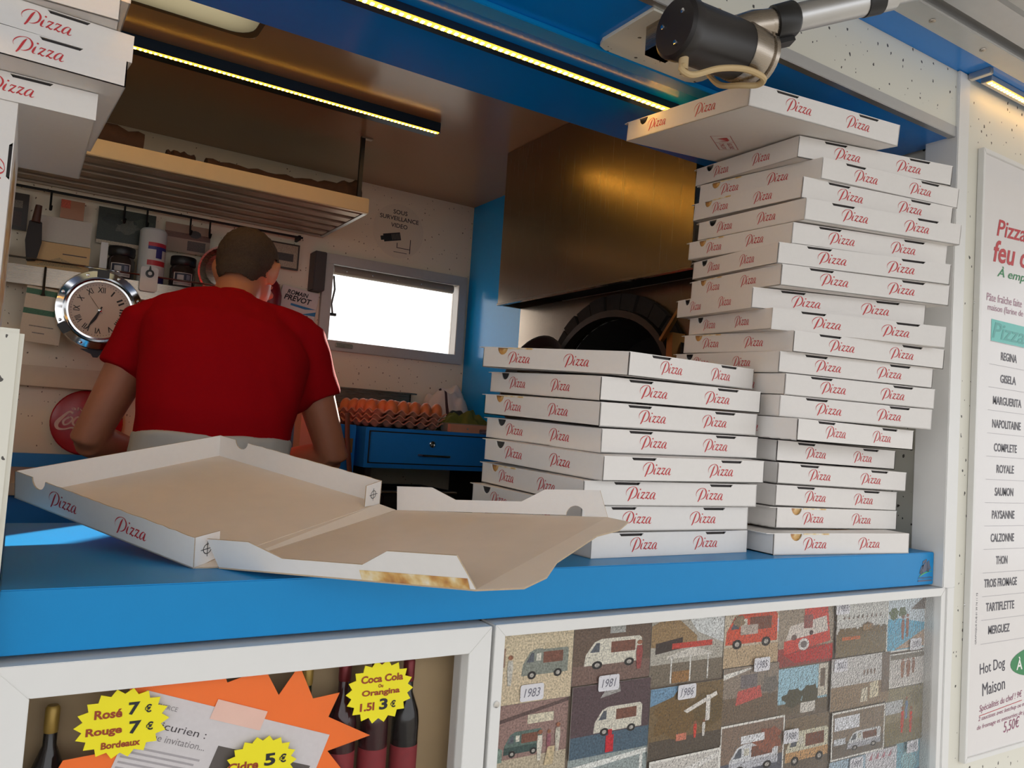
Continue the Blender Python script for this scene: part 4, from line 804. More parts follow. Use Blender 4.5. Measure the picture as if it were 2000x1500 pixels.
tr_a = math.radians(13); tc_ = Vector((1.072,1.703,0))
for i in range(3):
    o = link('egg_tray', TRM); o.location = (tc_.x+.004*i, tc_.y-.003*i, top-.006+.0165*i); o.rotation_euler = (0,0,tr_a)
    tag(o, 'pulp egg tray, '+['lowest of three under the eggs','middle one of three under the eggs','topmost of three, holding brown eggs'][i], 'egg tray', 'stacked egg trays')
EGG = MB(); pf_ = [(max(.0001,.0215*math.sin(math.pi*i/14)*(1-.12*math.cos(math.pi*i/14)*-1)), -.0275*math.cos(math.pi*i/14)) for i in range(15)]
EGG = EGG.lathe(pf_, n=18).mesh('egg', mat('brown_eggshell', (216,126,74), .45, noise_amt=.08, sss=.15), True)
for gx in range(6):
    for gy in range(6):
        if (gy in (1,2) and gx < 5 and (gx+gy) % 5 != 4) or (gy == 0 and gx > 0) or (gy == 3 and gx in (0,1,2,3)) or (gx == 0 and gy in (1,3,4)):
            lx, ly = (gx-2.5)*.0475, (gy-2.5)*.0475; c_, s_ = math.cos(tr_a), math.sin(tr_a)
            o = link('egg', EGG); o.location = (tc_.x+.008+lx*c_-ly*s_, tc_.y-.006+lx*s_+ly*c_, top-.006+.033+.0095+.0288); o.rotation_euler = (random.uniform(-.15,.15), random.uniform(-.15,.15), random.uniform(0,6))
            tag(o, 'brown egg sitting in the topmost egg tray', 'egg', 'brown eggs in the tray')
solo('steel_pan', MB().box((.935,1.885,top+.0005),(1.25,1.889,.116)).box((.935,1.936,top+.0005),(1.25,1.94,.116)).box((.935,1.885,top+.0005),(.939,1.94,.116)).box((1.246,1.885,top+.0005),(1.25,1.94,.116)).box((.935,1.885,top+.0005),(1.25,1.94,.004)).box((.92,1.872,.113),(1.265,1.889,.118)).box((.92,1.936,.113),(1.265,1.945,.118)).box((1.246,1.885,.113),(1.275,1.94,.118)).box((.915,1.885,.113),(.939,1.94,.118)), STEEL, 'stainless steel food pan behind the egg trays', 'pan')
def cloth(name, label, cx, cy, sx, sy, hgt, m, seed, fold=1.0):
    N = 34; vs_ = []; fs = []
    for i in range(N+1):
        for j in range(N+1):
            u_, v_ = i/N*2-1, j/N*2-1; r_ = max(abs(u_), abs(v_)); rr_ = min(1, math.hypot(u_, v_)/1.12); e = math.sqrt(max(0, 1-rr_**2))
            nz = noise.noise(Vector((u_*1.6*fold+seed, v_*1.6*fold, seed)))*.38+noise.noise(Vector((u_*3.2*fold, v_*3.2*fold+seed, 2)))*.16
            vs_.append((u_*sx*(1+.12*nz), v_*sy*(1+.12*nz), hgt*max(.015, e*(.82+nz))))
    for i in range(N):
        for j in range(N): a = i*(N+1)+j; fs.append((a, a+N+1, a+N+2, a+1))
    o = link(name, MB().add(vs_, fs).mesh(name, m, True)); o.location = (cx, cy, top)
    return tag(o, label, 'cloth')
TW = bpy.data.materials.new('striped_towel'); TW.use_nodes = True; nt = TW.node_tree; tcn = nt.nodes.new('ShaderNodeTexCoord'); sp = nt.nodes.new('ShaderNodeSeparateXYZ'); nt.links.new(tcn.outputs['Object'], sp.inputs[0])
m1 = nt.nodes.new('ShaderNodeMath'); m1.operation = 'ADD'; m1.inputs[1].default_value = .03; nt.links.new(sp.outputs[0], m1.inputs[0]); m2 = nt.nodes.new('ShaderNodeMath'); m2.operation = 'ABSOLUTE'; nt.links.new(m1.outputs[0], m2.inputs[0])
m3 = nt.nodes.new('ShaderNodeMath'); m3.operation = 'LESS_THAN'; m3.inputs[1].default_value = .005; nt.links.new(m2.outputs[0], m3.inputs[0])
mx = nt.nodes.new('ShaderNodeMixRGB'); mx.inputs[1].default_value = (*lin((214,204,194)),1); mx.inputs[2].default_value = (*lin((70,48,52)),1); nt.links.new(m3.outputs[0], mx.inputs[0]); nt.links.new(mx.outputs[0], nt.nodes['Principled BSDF'].inputs['Base Color']); nt.nodes['Principled BSDF'].inputs['Roughness'].default_value = .9
cloth('tea_towel', 'crumpled white tea towel with a dark stripe in the back corner', 1.388, 1.855, .1, .07, .2, TW, 3.1, .9)
cloth('green_cloth', 'crumpled olive green cloth in front of the tea towel', 1.385, 1.70, .10, .05, .075, mat('olive_cloth', (112,112,44), .9, noise_amt=.2, noise_scale=60), 8.4, 1.6)
solo('clear_lid', MB().box((1.255,1.575,top+.0005),(1.42,1.635,.016)), mat('clear_plastic', (150,146,130), .15), 'shallow clear plastic tub beside the green cloth', 'tub', bevel=.004)
bar = thing('wooden_bar', 'pale wooden bar with a screw on the cabinet front edge', 'bar', (1.33,1.518,top))
part('bar', MB().box((-.1,-.008,.0003),(.16,.012,.027)), mat('pale_wood', (206,150,122), .6, noise_amt=.1), bar, bevel=.001)
part('screw', MB().lathe([(.004,0),(.003,.002)], (-.035,-.008,.0135), (0,-1,0), 10), STEEL_P, bar)
pb = thing('dark_basin', 'dark metal basin in the niche under the drawer cabinet', 'basin', (1.1,1.60,-1.1))
part('basin', MB().box((-.12,-.14,.83),(.14,.12,.885)), BLACK, pb, bevel=.01)
part('rim', MB().tube([(-.12,-.14,.888),(.14,-.14,.888),(.14,.12,.888),(-.12,.12,.888),(-.12,-.14,.888)], .005, 8), STEEL, pb, True)
part('stand', MB().box((-.1,-.12,0),(.12,.1,.83)), BLACK, pb)

# slatted rack under the ceiling
rk = thing('luggage_rack', 'slatted aluminium rack hung over the back counter', 'rack', (.2,1.5,.65))
SLT = mat('rack_aluminium', (188,170,150), .4, .55, noise_amt=.04)
part('front_rail', MB().box((-.9,-.004,0),(.682,.012,.047)), mat('rack_front', (216,188,142), .35, .2, noise_amt=.03), rk, bevel=.002)
part('back_rail', MB().box((-.9,.425,0),(.682,.437,.03)), SLT, rk)
for i in range(5): part('slat', MB().box((-.9,.032+.08*i,.002),(.67,.080+.08*i,.016)), SLT, rk, bevel=.002)
part('gap_shade', MB().box((-.9,.012,.0165),(.67,.425,.02)), mat('rack_gap_shade', (44,32,28), .9), rk)  # added dark sheet, paints the gaps between the slats dark
part('end_bar', MB().box((.67,.012,0),(.682,.425,.02)), ALU, rk)
part('rod', MB().box((.642,-.003,.047),(.654,.009,.2385)), DARK, rk)
part('ceiling_bracket', MB().box((.642,-.004,.2345),(.678,.012,.2398)), SLT, rk)
LOGM = mat('bark', (74,50,36), .9, noise_amt=.35, noise_scale=50, bump=.8, bump_scale=70)
def log(label, pts, rs):
    m = MB(); pts = [(p[0], p[1], .67+r_) for p, r_ in zip(pts, rs)]; P = catmull(pts, 5); Rr = catmull([(r_,) for r_ in rs], 5)
    m.tube([Vector(p) for p in P], [max(.004, r_[0]*(1+.12*math.sin(i*2.3))) for i, r_ in enumerate(Rr)], 12)
    dz = .6697-min(v[2] for v in m.v); m.v = [(v[0], v[1], v[2]+dz) for v in m.v]
    return solo('log', m, LOGM, label, 'log', 'firewood on the rack', True)
log('thick bark covered log lying on the rack', [(-.3,1.573,.703),(-.1,1.573,.705),(.1,1.57,.705),(.235,1.568,.703)], [.042,.045,.046,.041])
log('long thin branch lying along the rack, ending at the hanging rod', [(.40,1.55,.69),(.52,1.56,.695),(.66,1.57,.698),(.78,1.572,.702),(.864,1.575,.705)], [.026,.027,.03,.036,.046])
log('short log stub behind the long branch on the rack', [(.30,1.585,.69),(.335,1.585,.69),(.375,1.585,.69)], [.03,.032,.03])
# ------------------------------------------------------------------ things on the back wall
ws = thing('wall_shelf', 'stainless wall shelf with a bright lip under the jars', 'shelf', (.2,1.9,.33))
part('shelf_plate', MB().box((-.9,-.07,.045),(.445,.049,.05)), STEEL, ws)
part('lip', MB().box((-.9,-.073,0),(.445,-.069,.055)), STEEL, ws, bevel=.001)
part('guard_rail', MB().tube([(-.9,-.075,.075),(.445,-.075,.075)], .003, 8), STEEL_P, ws, True)
solo('white_ledge', MB().box((-1.0,1.895,.041),(.62,1.949,.102)), mat('cream_ledge', (214,196,170), .5), 'cream box ledge on the back wall below the clock', 'ledge', bevel=.002)
SB = .3805
def jar(x, label):
    t_ = thing('glass_jar', label, 'jar', (x,1.872,SB), group='jars on the wall shelf')
    part('glass', MB().lathe([(.036,0),(.039,.003),(.039,.065),(.032,.078)], n=28), mat('smoky_glass', (54,46,42), .08, spec=.8), t_, True)
    part('lid', MB().lathe([(.036,.077),(.0385,.08),(.0385,.103),(.036,.106)], n=28), DARK, t_, True)
    lb = MB(); n = 10
    for a0, a1, z0, z1, c in ((-2.4,-.9,.012,.052,S(206,198,188)),(-2.3,-1.0,.026,.05,S(40,42,60)),(-2.1,-1.6,.028,.044,S(176,170,166)),(-1.4,-1.1,.03,.046,S(120,124,140)),(-2.3,-1.0,.014,.02,S(150,146,140))):
        r_ = .0394+.0002*len(lb.f)/n; A = [a0+(a1-a0)*i/n for i in range(n+1)]
        lb.add([(r_*math.cos(a), r_*math.sin(a), z0) for a in A]+[(r_*math.cos(a), r_*math.sin(a), z1) for a in A], [(i,i+1,n+2+i,n+1+i) for i in range(n)], 0, c)
    part('paper_label', lb, SIGN, t_)
jar(.236, 'dark lidded jar with a photo label beside the clock strut'); jar(.415, 'dark lidded jar with a photo label behind the man in red')
cn = thing('salt_canister', 'white cylindrical canister with red and blue label on the wall shelf', 'canister', (.322,1.881,SB))
part('body', MB().lathe([(.038,0),(.040,.002),(.040,.172),(.036,.178),(.034,.18)], n=32), WHITE, cn, True)
n = 10
for nm_, a0, a1, z0, z1, c in (('red_band',-2.0,-.4,.122,.134,S(190,44,60)),('blue_band',-2.0,-.4,.112,.122,S(52,48,120)),('blue_tab',-1.4,-.9,.085,.112,S(52,48,120)),('red_band',-2.0,-.5,.062,.078,S(196,48,56)),('blue_band',-2.0,-.4,.001,.03,S(52,48,120))):
    r_ = .0404; A = [a0+(a1-a0)*i/n for i in range(n+1)]
    part(nm_, MB().add([(r_*math.cos(a), r_*math.sin(a), z0) for a in A]+[(r_*math.cos(a), r_*math.sin(a), z1) for a in A], [(i,i+1,n+2+i,n+1+i) for i in range(n)], 0, c), SIGN, cn)
tm_ = thing('kitchen_timer', 'white kitchen timer with a black dial hung on the shelf rail', 'timer', (.312,1.812,.355))
part('case', MB().prism(rounded(.05,.076,.008,4,-.025,0), (0,0,0), FX, FZ, .012), WHITE, tm_, bevel=.001)
part('dial', MB().lathe([(.0125,0),(.012,.004),(.007,.0045)], (.001,-.0002,.055), (0,-1,0), 24), DARK, tm_, True)
part('dial_face', MB().lathe([(.006,0),(.0055,.001)], (.001,-.0046,.055), (0,-1,0), 16), WHITE, tm_, True)
part('knob', MB().prism([(-.0035,.012),(.0035,.012),(.0015,.024),(-.0015,.024)], (.001,-.001,.055), FX, FZ, .004), DARK, tm_)
# porthole clock
ck = thing('wall_clock', 'chrome porthole clock with Roman numerals and bolted rim', 'clock', (.186,1.80,.277))
part('rim', MB().lathe([(.1,-.02),(.118,-.018),(.1185,0),(.116,.006),(.098,.009),(.094,.004),(.088,.012),(.083,.012),(.082,-.004)], (0,0,0), (0,-1,0), 56), STEEL_P, ck, True)
part('back_plate', MB().lathe([(.085,.019),(.085,.0272),(.06,.0275)], (0,0,0), (0,1,0), 32), DARK, ck)
part('dial', MB().lathe([(.083,-.003),(.083,.0)], (0,0,0), (0,-1,0), 48), mat('clock_dial', (206,190,176), .45, noise_amt=.03), ck)
nm = MB(); yd = -.0012
for i, t_ in enumerate(['XII','I','II','III','IIII','V','VI','VII','VIII','IX','X','XI']):
    a = math.pi/2-i*math.pi/6; rr = .0605; U = Vector((math.cos(a-math.pi/2),0,math.sin(a-math.pi/2))); V = Vector((math.cos(a),0,math.sin(a))); w_ = {'I':.0035,'V':.011,'X':.011}.get(t_, min(.017,.0045*len(t_)+.004))
    text_into(nm, t_, V*(rr-.008)-U*w_*.6+Vector((0,yd,0)), U, V, w=w_*1.2, h=.017, bold=.012)
for i in range(60):
    a = i*math.pi/30; V = Vector((math.cos(a),0,math.sin(a))); U = Vector((-V.z,0,V.x)); q = .0006 if i % 5 else .0012
    nm.add([V*.074-U*q+Vector((0,yd,0)), V*.074+U*q+Vector((0,yd,0)), V*.0765+U*q+Vector((0,yd,0)), V*.0765-U*q+Vector((0,yd,0))], [(0,1,2,3)])
part('numerals', nm, INK, ck)
def hand(ang_deg, Lh, w, y):
    a = math.radians(90-ang_deg); V = Vector((math.cos(a),0,math.sin(a))); U = Vector((-V.z,0,V.x)); Y = Vector((0,y,0))
    return MB().add([-V*.012-U*w*.5+Y, -V*.012+U*w*.5+Y, V*Lh*.6+U*w+Y, V*Lh+Y, V*Lh*.6-U*w+Y], [(0,1,2,3,4)])
part('hour_hand', hand(203,.046,.004,-.0035), INK, ck); part('minute_hand', hand(207,.07,.003,-.0045), INK, ck); part('second_hand', hand(323,.06,.0007,-.0055), INK, ck)
part('hub', MB().lathe([(.006,.003),(.005,.008),(.002,.009)], (0,0,0), (0,-1,0), 16), STEEL_P, ck, True)
for i in range(8):
    a = math.radians(22+45*i); part('bolt', MB().lathe([(.005,.005),(.0045,.0085),(.001,.0095)], (.108*math.cos(a),0,.108*math.sin(a)), (0,-1,0), 10), STEEL_P, ck, True)
for a in (90,215,325):
    a = math.radians(a); M_ = Matrix.Translation((.11*math.cos(a),-.008,.11*math.sin(a))) @ Matrix.Rotation(-a, 4, 'Y')
    part('hinge', MB().box((-.014,-.006,-.016),(.01,.006,.016), M=M_), DARK, ck, bevel=.002)
part('anchor', MB().prism([(-.042,-.118),(-.012,-.116),(.012,-.116),(.042,-.118),(.012,-.131),(.006,-.14),(-.006,-.14),(-.012,-.131)][::-1], (0,.004,0), FX, FZ, .006), mat('navy', (26,28,44), .4), ck)
solo('white_strut', MB().box((.176,1.856,.386),(.196,1.866,.492)), WHITE, 'white upright strip above the clock', 'strip')
# round drinks sign
cs = thing('round_red_sign', 'round red cola sign propped against the back wall', 'sign', (.19,1.925,-.1600), (math.radians(-2),0,0))
part('disc', MB().lathe([(.09,-.006),(.099,-.004),(.1003,0),(.097,.004),(.08,.007),(.001,.0085)], (0,0,.1002), (0,-1,0), 48), mat('enamel_red', (170,16,30), .22, noise_amt=.05), cs, True)
wd = MB(); CO = Vector((0,-.0095,.1015)); cw = 1.95e-4
def cc(pts): return [((x-727)*cw, (727-y)*cw, w*cw) for x, y, w in pts]
for st in ([(520,600,30),(470,575,26),(400,640,40),(310,760,58),(330,840,40),(420,850,22),(520,822,26),(600,840,34),(760,850,24),(900,800,10)], [(470,655,22),(400,720,32),(410,780,26),(470,760,22),(520,690,26),(490,655,16),(450,690,10)], [(640,670,14),(590,650,22),(530,720,32),(545,780,26),(600,770,14),(640,740,10)], [(720,665,14),(670,650,20),(620,720,30),(635,780,26),(690,750,12),(730,660,18),(715,760,26),(760,775,8)]):
    ribbon(wd, cc(st), CO, FX, FZ)
text_into(wd, 'Cola', CO+Vector((.008,0,-.012)), FX, FZ, w=.075, h=.03, shear=.35)
text_into(wd, 'always', CO+Vector((-.046,0,.034)), FX, FZ, w=.085, h=.0125, rot=-.14)
part('lettering', wd, mat('sign_white', (222,196,190), .4, noise_amt=0), cs)
part('bottle_mark', MB().prism([(-.006,0),(.006,0),(.008,.03),(.004,.045),(.004,.058),(-.004,.058),(-.004,.045),(-.008,.03)], (.02,-.0094,.14), FX, FZ, .0004), mat('sign_white', (222,196,190)), cs)
# papers and pictures
def card(name, label, cat, x0, z0, x1, z1, y, layers, base, thick=.002, rot=0, group=None):
    w, h = x1-x0, z1-z0; t_ = thing(name, label, cat, ((x0+x1)/2,y,z0), (0,rot,0), group)
    part('sheet', MB().box((-w/2,0,0),(w/2,thick,h), col=base), SIGN, t_)
    if layers:
        m = MB()
        for i, (poly, c) in enumerate(layers): m.flat([(a*w-w/2, b_*h) for a, b_ in poly], (0,-.0003-.0001*i,0), FX, FZ, 0, c)
        part('print', m, PRINT, t_)
    return t_
card('striped_note', 'white note with two green bands hanging on a hook', 'note', -.012,.165,.09,.325, 1.8235, [(rect(0,.86,1,.96),S(40,96,60)),(rect(0,.5,1,.6),S(40,96,60)),(rect(.2,.28,.8,.3),S(120,112,104)),(rect(.3,.16,.6,.18),S(120,112,104))], S(196,180,156), rot=.06)
card('picture_card', 'dark green landscape picture pinned under the rack', 'picture', .165,.50,.33,.615, 1.925, [(rect(0,.1,1,1),S(44,50,38)),(rect(0,0,1,.1),S(196,176,150))]+tree(.5,.55,.2,S(84,84,70))+tree(.25,.7,.16,S(30,38,26))+tree(.8,.7,.16,S(60,66,50)), S(150,132,108))
card('white_envelope', 'blank white envelope on the wall shelf', 'envelope', .01,.475,.15,.552, 1.90, [], S(204,192,176), .02)
card('yellow_packet', 'yellowish paper packet in front of the white envelope', 'packet', -.01,.386,.15,.468, 1.868, [([(.1,.1),(.5,.5),(.9,.2)],S(176,146,96)),(rect(.55,.62,.95,.66),S(70,50,40))], S(206,164,104), .02)
card('yellow_envelope', 'yellow envelope end beside the knife on the shelf', 'envelope', -.2,.386,-.06,.45, 1.87, [], S(206,160,70), .02)
card('post_card', 'postcard with an orange roof on a hook under the rack', 'postcard', .062,.553,.125,.61, 1.90, [(rect(0,.55,.4,1),S(206,90,60))], S(176,120,84))
card('race_poster', 'white race poster with black and blue lettering beside the window', 'poster', .735,.318,.868,.452, 1.925, [([(.3,.58),(1,.56),(.7,.5),(.3,.52)],S(40,120,170)),([(.62,.35),(1,.5),(1,.38)],S(40,120,170))], S(214,204,196), rot=.12)
pt = MB(); PO = Vector((-.058,-.0008,0))
for txt, x, z, w, h in (('ROMAIN',.012,.108,.075,.016),('PREVOT',.004,.086,.098,.02),('Urban ARNT',.01,.034,.09,.012)): text_into(pt, txt, PO+Vector((x,0,z)), FX, FZ, w=w, h=h, bold=.03, shear=.2)
part('lettering', pt, INK, bpy.data.objects['race_poster'])
card('small_poster', 'small grey and white card below the race poster', 'card', .745,.275,.868,.314, 1.93, [(rect(.1,.4,.7,.5),S(90,86,84)),(rect(.75,.2,.9,.8),S(150,140,150))], S(176,166,160), rot=.1)
card('framed_photo', 'small framed snapshot under the end of the rack', 'picture', .70,.515,.80,.605, 1.925, [(rect(.06,.06,.94,.94),S(176,160,136)),(rect(.2,.3,.8,.6),S(70,60,54))], S(60,46,36), .008)
card('race_snapshot', 'brown snapshot on the hooks above the second jar', 'picture', .36,.512,.50,.605, 1.925, [(rect(0,.5,1,.7),S(110,70,54)),(rect(.5,.1,.9,.45),S(84,64,54)),(circle(.65,.7,.14,12),S(60,48,44))], S(160,130,108))
card('dark_snapshot', 'dark snapshot near the left end of the hook rail', 'picture', -.17,.50,-.02,.61, 1.925, [(rect(.1,.1,.9,.5),S(70,48,40)),(rect(.1,.6,.9,.8),S(120,110,96))], S(54,42,34))
hr = thing('hook_rail', 'dark rail with hooks under the slatted rack', 'hook rail', (.2,1.9,.615))
part('rail', MB().tube([(-.8,0,.012),(.60,0,.012)], .004, 8), BLACK, hr, True)
for xx in (-.10,.035,.235,.30,.43,.49): part('hook', MB().tube([(xx-.2,-.003,.012),(xx-.2,-.004,-.03),(xx-.199,-.012,-.045),(xx-.197,-.02,-.035)], [.003,.003,.0045,.003], 8), BLACK, hr, True)
for xx in (-.8,.59): part('end_bracket', MB().box((xx-.004,0,.004),(xx+.004,.049,.02)), BLACK, hr)
hk2 = thing('note_hook', 'dark iron hook holding the green striped note', 'hook', (.038,1.809,.30))
part('hook', MB().tube([(0,.012,.085),(0,-.002,.07),(0,-.004,.01),(0,-.004,0)], [.003,.003,.0035,.0065], 8), BLACK, hk2, True)
kn = thing('sheathed_knife', 'knife in a dark leather sheath hanging at the shelf end', 'knife', (.0,1.845,.40))
part('sheath', MB().prism([(-.012,0),(.012,.004),(.022,.06),(.018,.12),(-.014,.12),(-.02,.06)], (0,0,0), FX, FZ, .012), mat('dark_leather', (40,30,26), .6), kn, bevel=.002)
part('handle', MB().tube([(.002,-.006,.115),(.006,-.006,.165)], [.012,.009], 10), mat('knife_wood', (84,50,36), .5), kn, True)
bw = thing('steel_bowl', 'steel bowl leaning on the wall shelf behind the man', 'bowl', (.548,1.9,.381))
part('bowl', MB().lathe([(.02,.05),(.06,.042),(.082,.012),(.085,0),(.079,0),(.055,.035),(.001,.045)], (0,-.01,.085), (0,.97,.25), 40), STEEL, bw, True)
eb = thing('fire_extinguisher', 'dark red bottle shaped extinguisher beside the window', 'extinguisher', (.70,1.88,.28))
part('cylinder', MB().lathe([(.035,0),(.037,.004),(.037,.13),(.028,.165),(.012,.185),(.012,.20)], n=24), mat('dark_red', (120,24,32), .3, noise_amt=.06), eb, True)
part('valve', MB().lathe([(.014,.2),(.014,.225),(.008,.23)], n=16).box((-.03,-.005,.215),(.012,.005,.224)), DARK, eb)
part('wall_bracket', MB().box((-.028,.03,.05),(.028,.0695,.065)), DARK, eb)
solo('dark_box', MB().box((.845,1.885,.45),(.888,1.949,.59)), mat('dark_grey_box', (70,62,58), .5), 'dark grey electrical box at the window edge', 'box', bevel=.003)
# surveillance notice
sv = thing('surveillance_notice', 'round clear sticker warning of video surveillance on the back wall', 'sign', (1.178,1.9495,.625))
part('disc', MB().lathe([(.104,0),(.104,.0006)], (0,0,.108), (0,-1,0), 48), mat('sticker', (230,216,192), .3, noise_amt=.02), sv)
tm = MB()
for txt, x, z, w in (('SOUS',-.027,.172,.058),('SURVEILLANCE',-.08,.147,.16),('VIDEO',-.033,.12,.068)): text_into(tm, txt, (x,-.001,z), FX, FZ, w=w, h=.0165, bold=.012)
cx_ = Vector((-.055,-.001,.058)); Rc = Vector((math.cos(.25),0,math.sin(.25))); Rv = Vector((-math.sin(.25),0,math.cos(.25)))
tm.flat(rect(0,0,.07,.03), cx_, Rc, Rv); tm.flat(rect(-.012,.007,0,.023), cx_, Rc, Rv)
tm.flat(rect(0,0,.003,.055), (.05,-.001,.028), FX, FZ); tm.flat(rect(0,0,.055,.0025), (-.002,-.001,.043), FX, FZ); tm.flat(rect(0,0,.055,.002), (-.015,-.001,.026), FX, FZ); tm.flat(rect(0,0,.003,.02), (-.004,-.001,.043), FX, FZ)
part('lettering_and_camera', tm, INK, sv)
st = MB()
for i in range(6): st.flat(rect(.034+.006*i,.004,.0365+.006*i,.026), cx_+Vector((0,-.0003,0)), Rc, Rv)
part('camera_grille', st, mat('grey_grille', (120,112,104), .5), sv)
# yellow notice on the half wall
solo('yellow_sticker', MB().prism(rounded(.14,.075,.008,4,-.1595,-.07), (0,-.0203,.105-.06), FX, FZ, .0004), mat('sticker_yellow', (236,196,30), .4), 'yellow sticker on the speckled half wall', 'sticker')
# ------------------------------------------------------------------ the man
def remeshed(name, mb, voxel, m, parent=None, smooth_iter=6, disp=None):
    me = bpy.data.meshes.new(name); me.from_pydata(mb.v, [], mb.f)
    bm = bmesh.new(); bm.from_mesh(me); bmesh.ops.recalc_face_normals(bm, faces=bm.faces); bm.to_mesh(me); bm.free()
    ob_ = bpy.data.objects.new(name, me); COL.objects.link(ob_)
    md = ob_.modifiers.new('r', 'REMESH'); md.mode = 'VOXEL'; md.voxel_size = voxel
    sm = ob_.modifiers.new('s', 'SMOOTH'); sm.factor = .5; sm.iterations = smooth_iter
    dg = bpy.context.evaluated_depsgraph_get(); me2 = bpy.data.meshes.new_from_object(ob_.evaluated_get(dg))
    bpy.data.objects.remove(ob_); bpy.data.meshes.remove(me); me2.name = name
    if disp:
        nr = [v.normal.copy() for v in me2.vertices]
        for v, n_ in zip(me2.vertices, nr): v.co = v.co + n_*disp(v.co)
    me2.materials.clear(); me2.materials.append(m)
    for p in me2.polygons: p.use_smooth = True
    return link(name, me2, parent)
man = thing('person', 'man in a red T-shirt seen from behind, bent over the back counter', 'person', (.40,1.10,-1.1))
MO = Vector((.40,1.10,-1.1))
def V3(*p): return Vector(p)-MO
SKIN = mat('skin', (190,124,94), .5, noise_amt=.06, noise_scale=60, sss=.12)
SHIRT = mat('red_cotton', (168,14,24), .95, spec=.06, noise_amt=.06, noise_scale=120, bump=.15, bump_scale=350)
spine = [(V3(.395,1.085,-.26),.165,.115),(V3(.392,1.075,-.14),.162,.112),(V3(.395,1.085,-.03),.165,.112),(V3(.412,1.13,.07),.182,.115),(V3(.432,1.20,.155),.196,.112),(V3(.446,1.265,.218),.186,.092),(V3(.455,1.30,.252),.135,.075),(V3(.462,1.325,.282),.066,.06)]
def torso(mb, grow, lo=0, hi=None):
    sp_ = spine[lo:hi]; mb.tube([p for p, a, b_ in sp_], [(a+grow, b_+grow) for p, a, b_ in sp_], 28, upv=(0,-1,0))
SHL, SHR = V3(.262,1.275,.195), V3(.622,1.232,.201)
ELL, ELR = V3(.152,1.29,-.085), V3(.735,1.228,-.102)
WRL, WRR = V3(.318,1.475,-.135), V3(.60,1.44,-.135)
body = MB()
torso(body, -.008)
body.tube([V3(.458,1.30,.24), V3(.468,1.335,.30), V3(.485,1.37,.345)], [.06,.058,.06], 16)
for S_, E_, W_ in ((SHL,ELL,WRL),(SHR,ELR,WRR)):
    m1_ = S_.lerp(E_,.4); inx = Vector((.03 if S_.x < 0 else -.03,0,.01))
    body.tube([S_+inx, S_, m1_, S_.lerp(E_,.8), E_, E_+(W_-E_)*.08], [.055,.056,.051,.043,.041,.038], 16)
    body.tube([E_, E_.lerp(W_,.25), E_.lerp(W_,.6), W_], [.041,.044,.036,.027], 16)
# hands: palm, four fingers and a thumb resting on the worktop
for W_, sg in ((WRL,1),(WRR,-1)):
    fw = (Vector((.25*sg,.85,-.28))).normalized(); sd = Vector((.95*sg,-.25,0)).normalized(); 
    pc = W_+fw*.05
    body.tube([W_-fw*.01, W_+fw*.03, W_+fw*.085], [(.027,.02),(.040,.016),(.040,.013)], 14, upv=(0,0,1))
    for f in range(4):
        o_ = W_+fw*.082+sd*(.03-.02*f); ln_ = (.066,.075,.07,.055)[f]
        body.tube([o_-fw*.01, o_+fw*ln_*.45+Vector((0,0,.004)), o_+fw*ln_*.8+Vector((0,0,-.006)), o_+fw*ln_+Vector((0,0,-.016))], [.0095,.009,.0082,.007], 8)
    o_ = W_+fw*.025+sd*.034
    body.tube([o_-sd*.012, o_+fw*.025+sd*.018, o_+fw*.055+sd*.024+Vector((0,0,-.006))], [.012,.0105,.008], 8)
for sx_ in (-1,1):
    body.tube([V3(.395+.085*sx_,1.09,-.22), V3(.395+.09*sx_,1.09,-.6), V3(.395+.09*sx_,1.08,-.98)], [.085,.06,.045], 12)
# head, turned to the right and bowed
HC = V3(.508,1.395,.385); hf = Vector((math.sin(math.radians(34))*.88, math.cos(math.radians(34))*.88, -.42)).normalized(); hr_ = Vector((hf.y,-hf.x,0)).normalized(); hu = hr_.cross(hf)
RH = Matrix((hr_, hf, hu)).transposed()
def HP(x, y, z): return HC+RH @ Vector((x,y,z))
body.ball(HC+RH @ Vector((0,-.012,.025)), (.076,.094,.088), 24, 16, M=RH)
body.ball(HP(0,.02,-.03), (.063,.072,.085), 20, 14, M=RH)
body.ball(HP(0,.05,-.085), (.042,.045,.034), 16, 10, M=RH)            # jaw and chin
body.ball(HP(0,.088,.02), (.05,.014,.012), 12, 8, M=RH)               # brow
body.tube([HP(0,.088,.012), HP(0,.108,-.018), HP(0,.112,-.032), HP(0,.092,-.04)], [.008,.011,.014,.009], 10)   # nose
body.ball(HP(0,.088,-.062), (.022,.010,.008), 10, 6, M=RH)            # lips
for sx_ in (-1,1):
    body.ball(HP(.031*sx_,.078,.002), (.013,.010,.009), 10, 6, M=RH)  # eyes
    body.ball(HP(.043*sx_,.070,-.02), (.018,.014,.014), 10, 6, M=RH)  # cheekbones
    body.tube([HP(.072*sx_,-.002,-.036), HP(.081*sx_,-.006,-.018), HP(.088*sx_,-.018,.004), HP(.088*sx_,-.020,.022), HP(.080*sx_,-.004,.03), HP(.074*sx_,.004,.012)], [.007,.008,.0085,.008,.007,.006], 10)
    body.ball(HP(.077*sx_,-.008,.0), (.006,.018,.028), 10, 8, M=RH)
remeshed('body', body, .0055, SKIN, man, 5)
# cropped hair: skull cap down to the nape
hair = MB(); hair.ball(HC+RH @ Vector((0,-.017,.03)), (.081,.096,.091), 32, 20, M=RH)
hair.ball(HP(0,-.055,-.025), (.06,.045,.05), 20, 12, M=RH)
ho_ = remeshed('hair', hair, .005, mat('short_hair', (74,58,46), .9, noise_amt=.45, noise_scale=240, bump=.9, bump_scale=500), man, 3, lambda c: .0025*noise.noise(c*90))
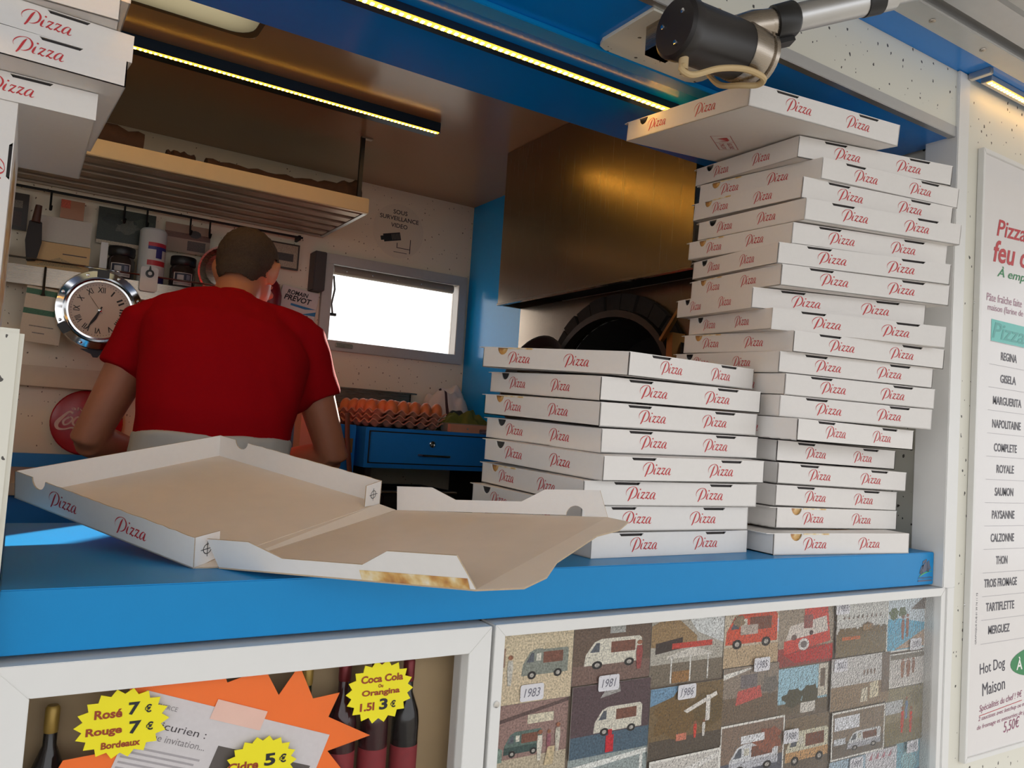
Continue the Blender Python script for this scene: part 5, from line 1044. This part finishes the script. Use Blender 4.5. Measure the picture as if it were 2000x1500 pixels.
# keep the cap behind the hairline
me = ho_.data; bm = bmesh.new(); bm.from_mesh(me); Ri = RH.inverted()
kill = []
for v in bm.verts:
    q = Ri @ (v.co-HC)
    if q.y > .072-.0*q.z and q.z < .075 or (q.z < -.012-.35*max(0,.02-q.y)+.0 and q.y > -.035) or q.z < -.062 or (abs(q.x) > .066 and -.03 < q.y < .03 and q.z < .034): kill.append(v)
bmesh.ops.delete(bm, geom=kill, context='VERTS'); bm.to_mesh(me); bm.free()
# T-shirt
sh = MB(); torso(sh, .010, 1, 7); sh.tube([V3(.455,1.295,.245), V3(.464,1.325,.285)], [.085,.07], 20)
for S_, E_ in ((SHL,ELL),(SHR,ELR)):
    inx = Vector((.05 if S_.x < 0 else -.05,0,.015))
    fr = .40 if S_.x < 0 else .50
    sh.tube([S_+inx*1.6, S_+inx*.5, S_, S_.lerp(E_,.25), S_.lerp(E_,fr)], [.066,.07,.07,.068,.067], 20)
    sh.tube([V3(.455+(.10 if S_.x > 0 else -.10),1.22,.11), S_.lerp(E_,.28)], [.062,.066], 16)
    if S_.x > 0: sh.tube([V3(.545,1.19,.04), S_.lerp(E_,.33)], [.066,.06], 16)
    sh.tube([V3(.455,1.30,.262), S_+inx+Vector((0,0,.012)), S_+Vector((0,0,.004))], [.05,.058,.066], 18)
def creases(c): return .007*noise.noise(Vector((c.x*9+3, c.y*6, c.z*5)))+.0035*noise.noise(Vector((c.x*22+c.z*9, c.y*12, c.z*16-c.x*7)))
remeshed('t_shirt', sh, .006, SHIRT, man, 14, creases)
ap = MB(); ap.tube([V3(.394,1.082,-.20), V3(.393,1.077,-.11), V3(.394,1.08,-.055)], [(.178,.128),(.179,.129),(.176,.125)], 28, upv=(0,-1,0))
remeshed('apron', ap, .006, mat('white_apron', (206,202,196), .8, noise_amt=.04, bump=.3, bump_scale=60), man, 3, lambda c: .005*noise.noise(Vector((c.x*16, c.y*8, c.z*30))))
tr = MB(); tr.tube([V3(.395,1.085,-.12), V3(.395,1.088,-.26), V3(.395,1.09,-.36)], [(.168,.12),(.18,.13),(.172,.125)], 24, upv=(0,-1,0))
for sx_ in (-1,1): tr.tube([V3(.395+.08*sx_,1.09,-.28), V3(.395+.092*sx_,1.09,-.6), V3(.395+.095*sx_,1.08,-1.03)], [.098,.078,.065], 18)
remeshed('trousers', tr, .009, mat('dark_trousers', (44,46,56), .85), man, 4)
for sx_ in (-1,1):
    s_ = MB(); s_.tube([V3(.395+.095*sx_,1.02,-1.065), V3(.395+.095*sx_,1.08,-1.055), V3(.395+.1*sx_,1.2,-1.07), V3(.395+.105*sx_,1.27,-1.078)], [(.036,.032),(.045,.044),(.046,.03),(.034,.02)], 16, upv=(0,0,1))
    remeshed('shoe', s_, .006, DARK, man, 3)
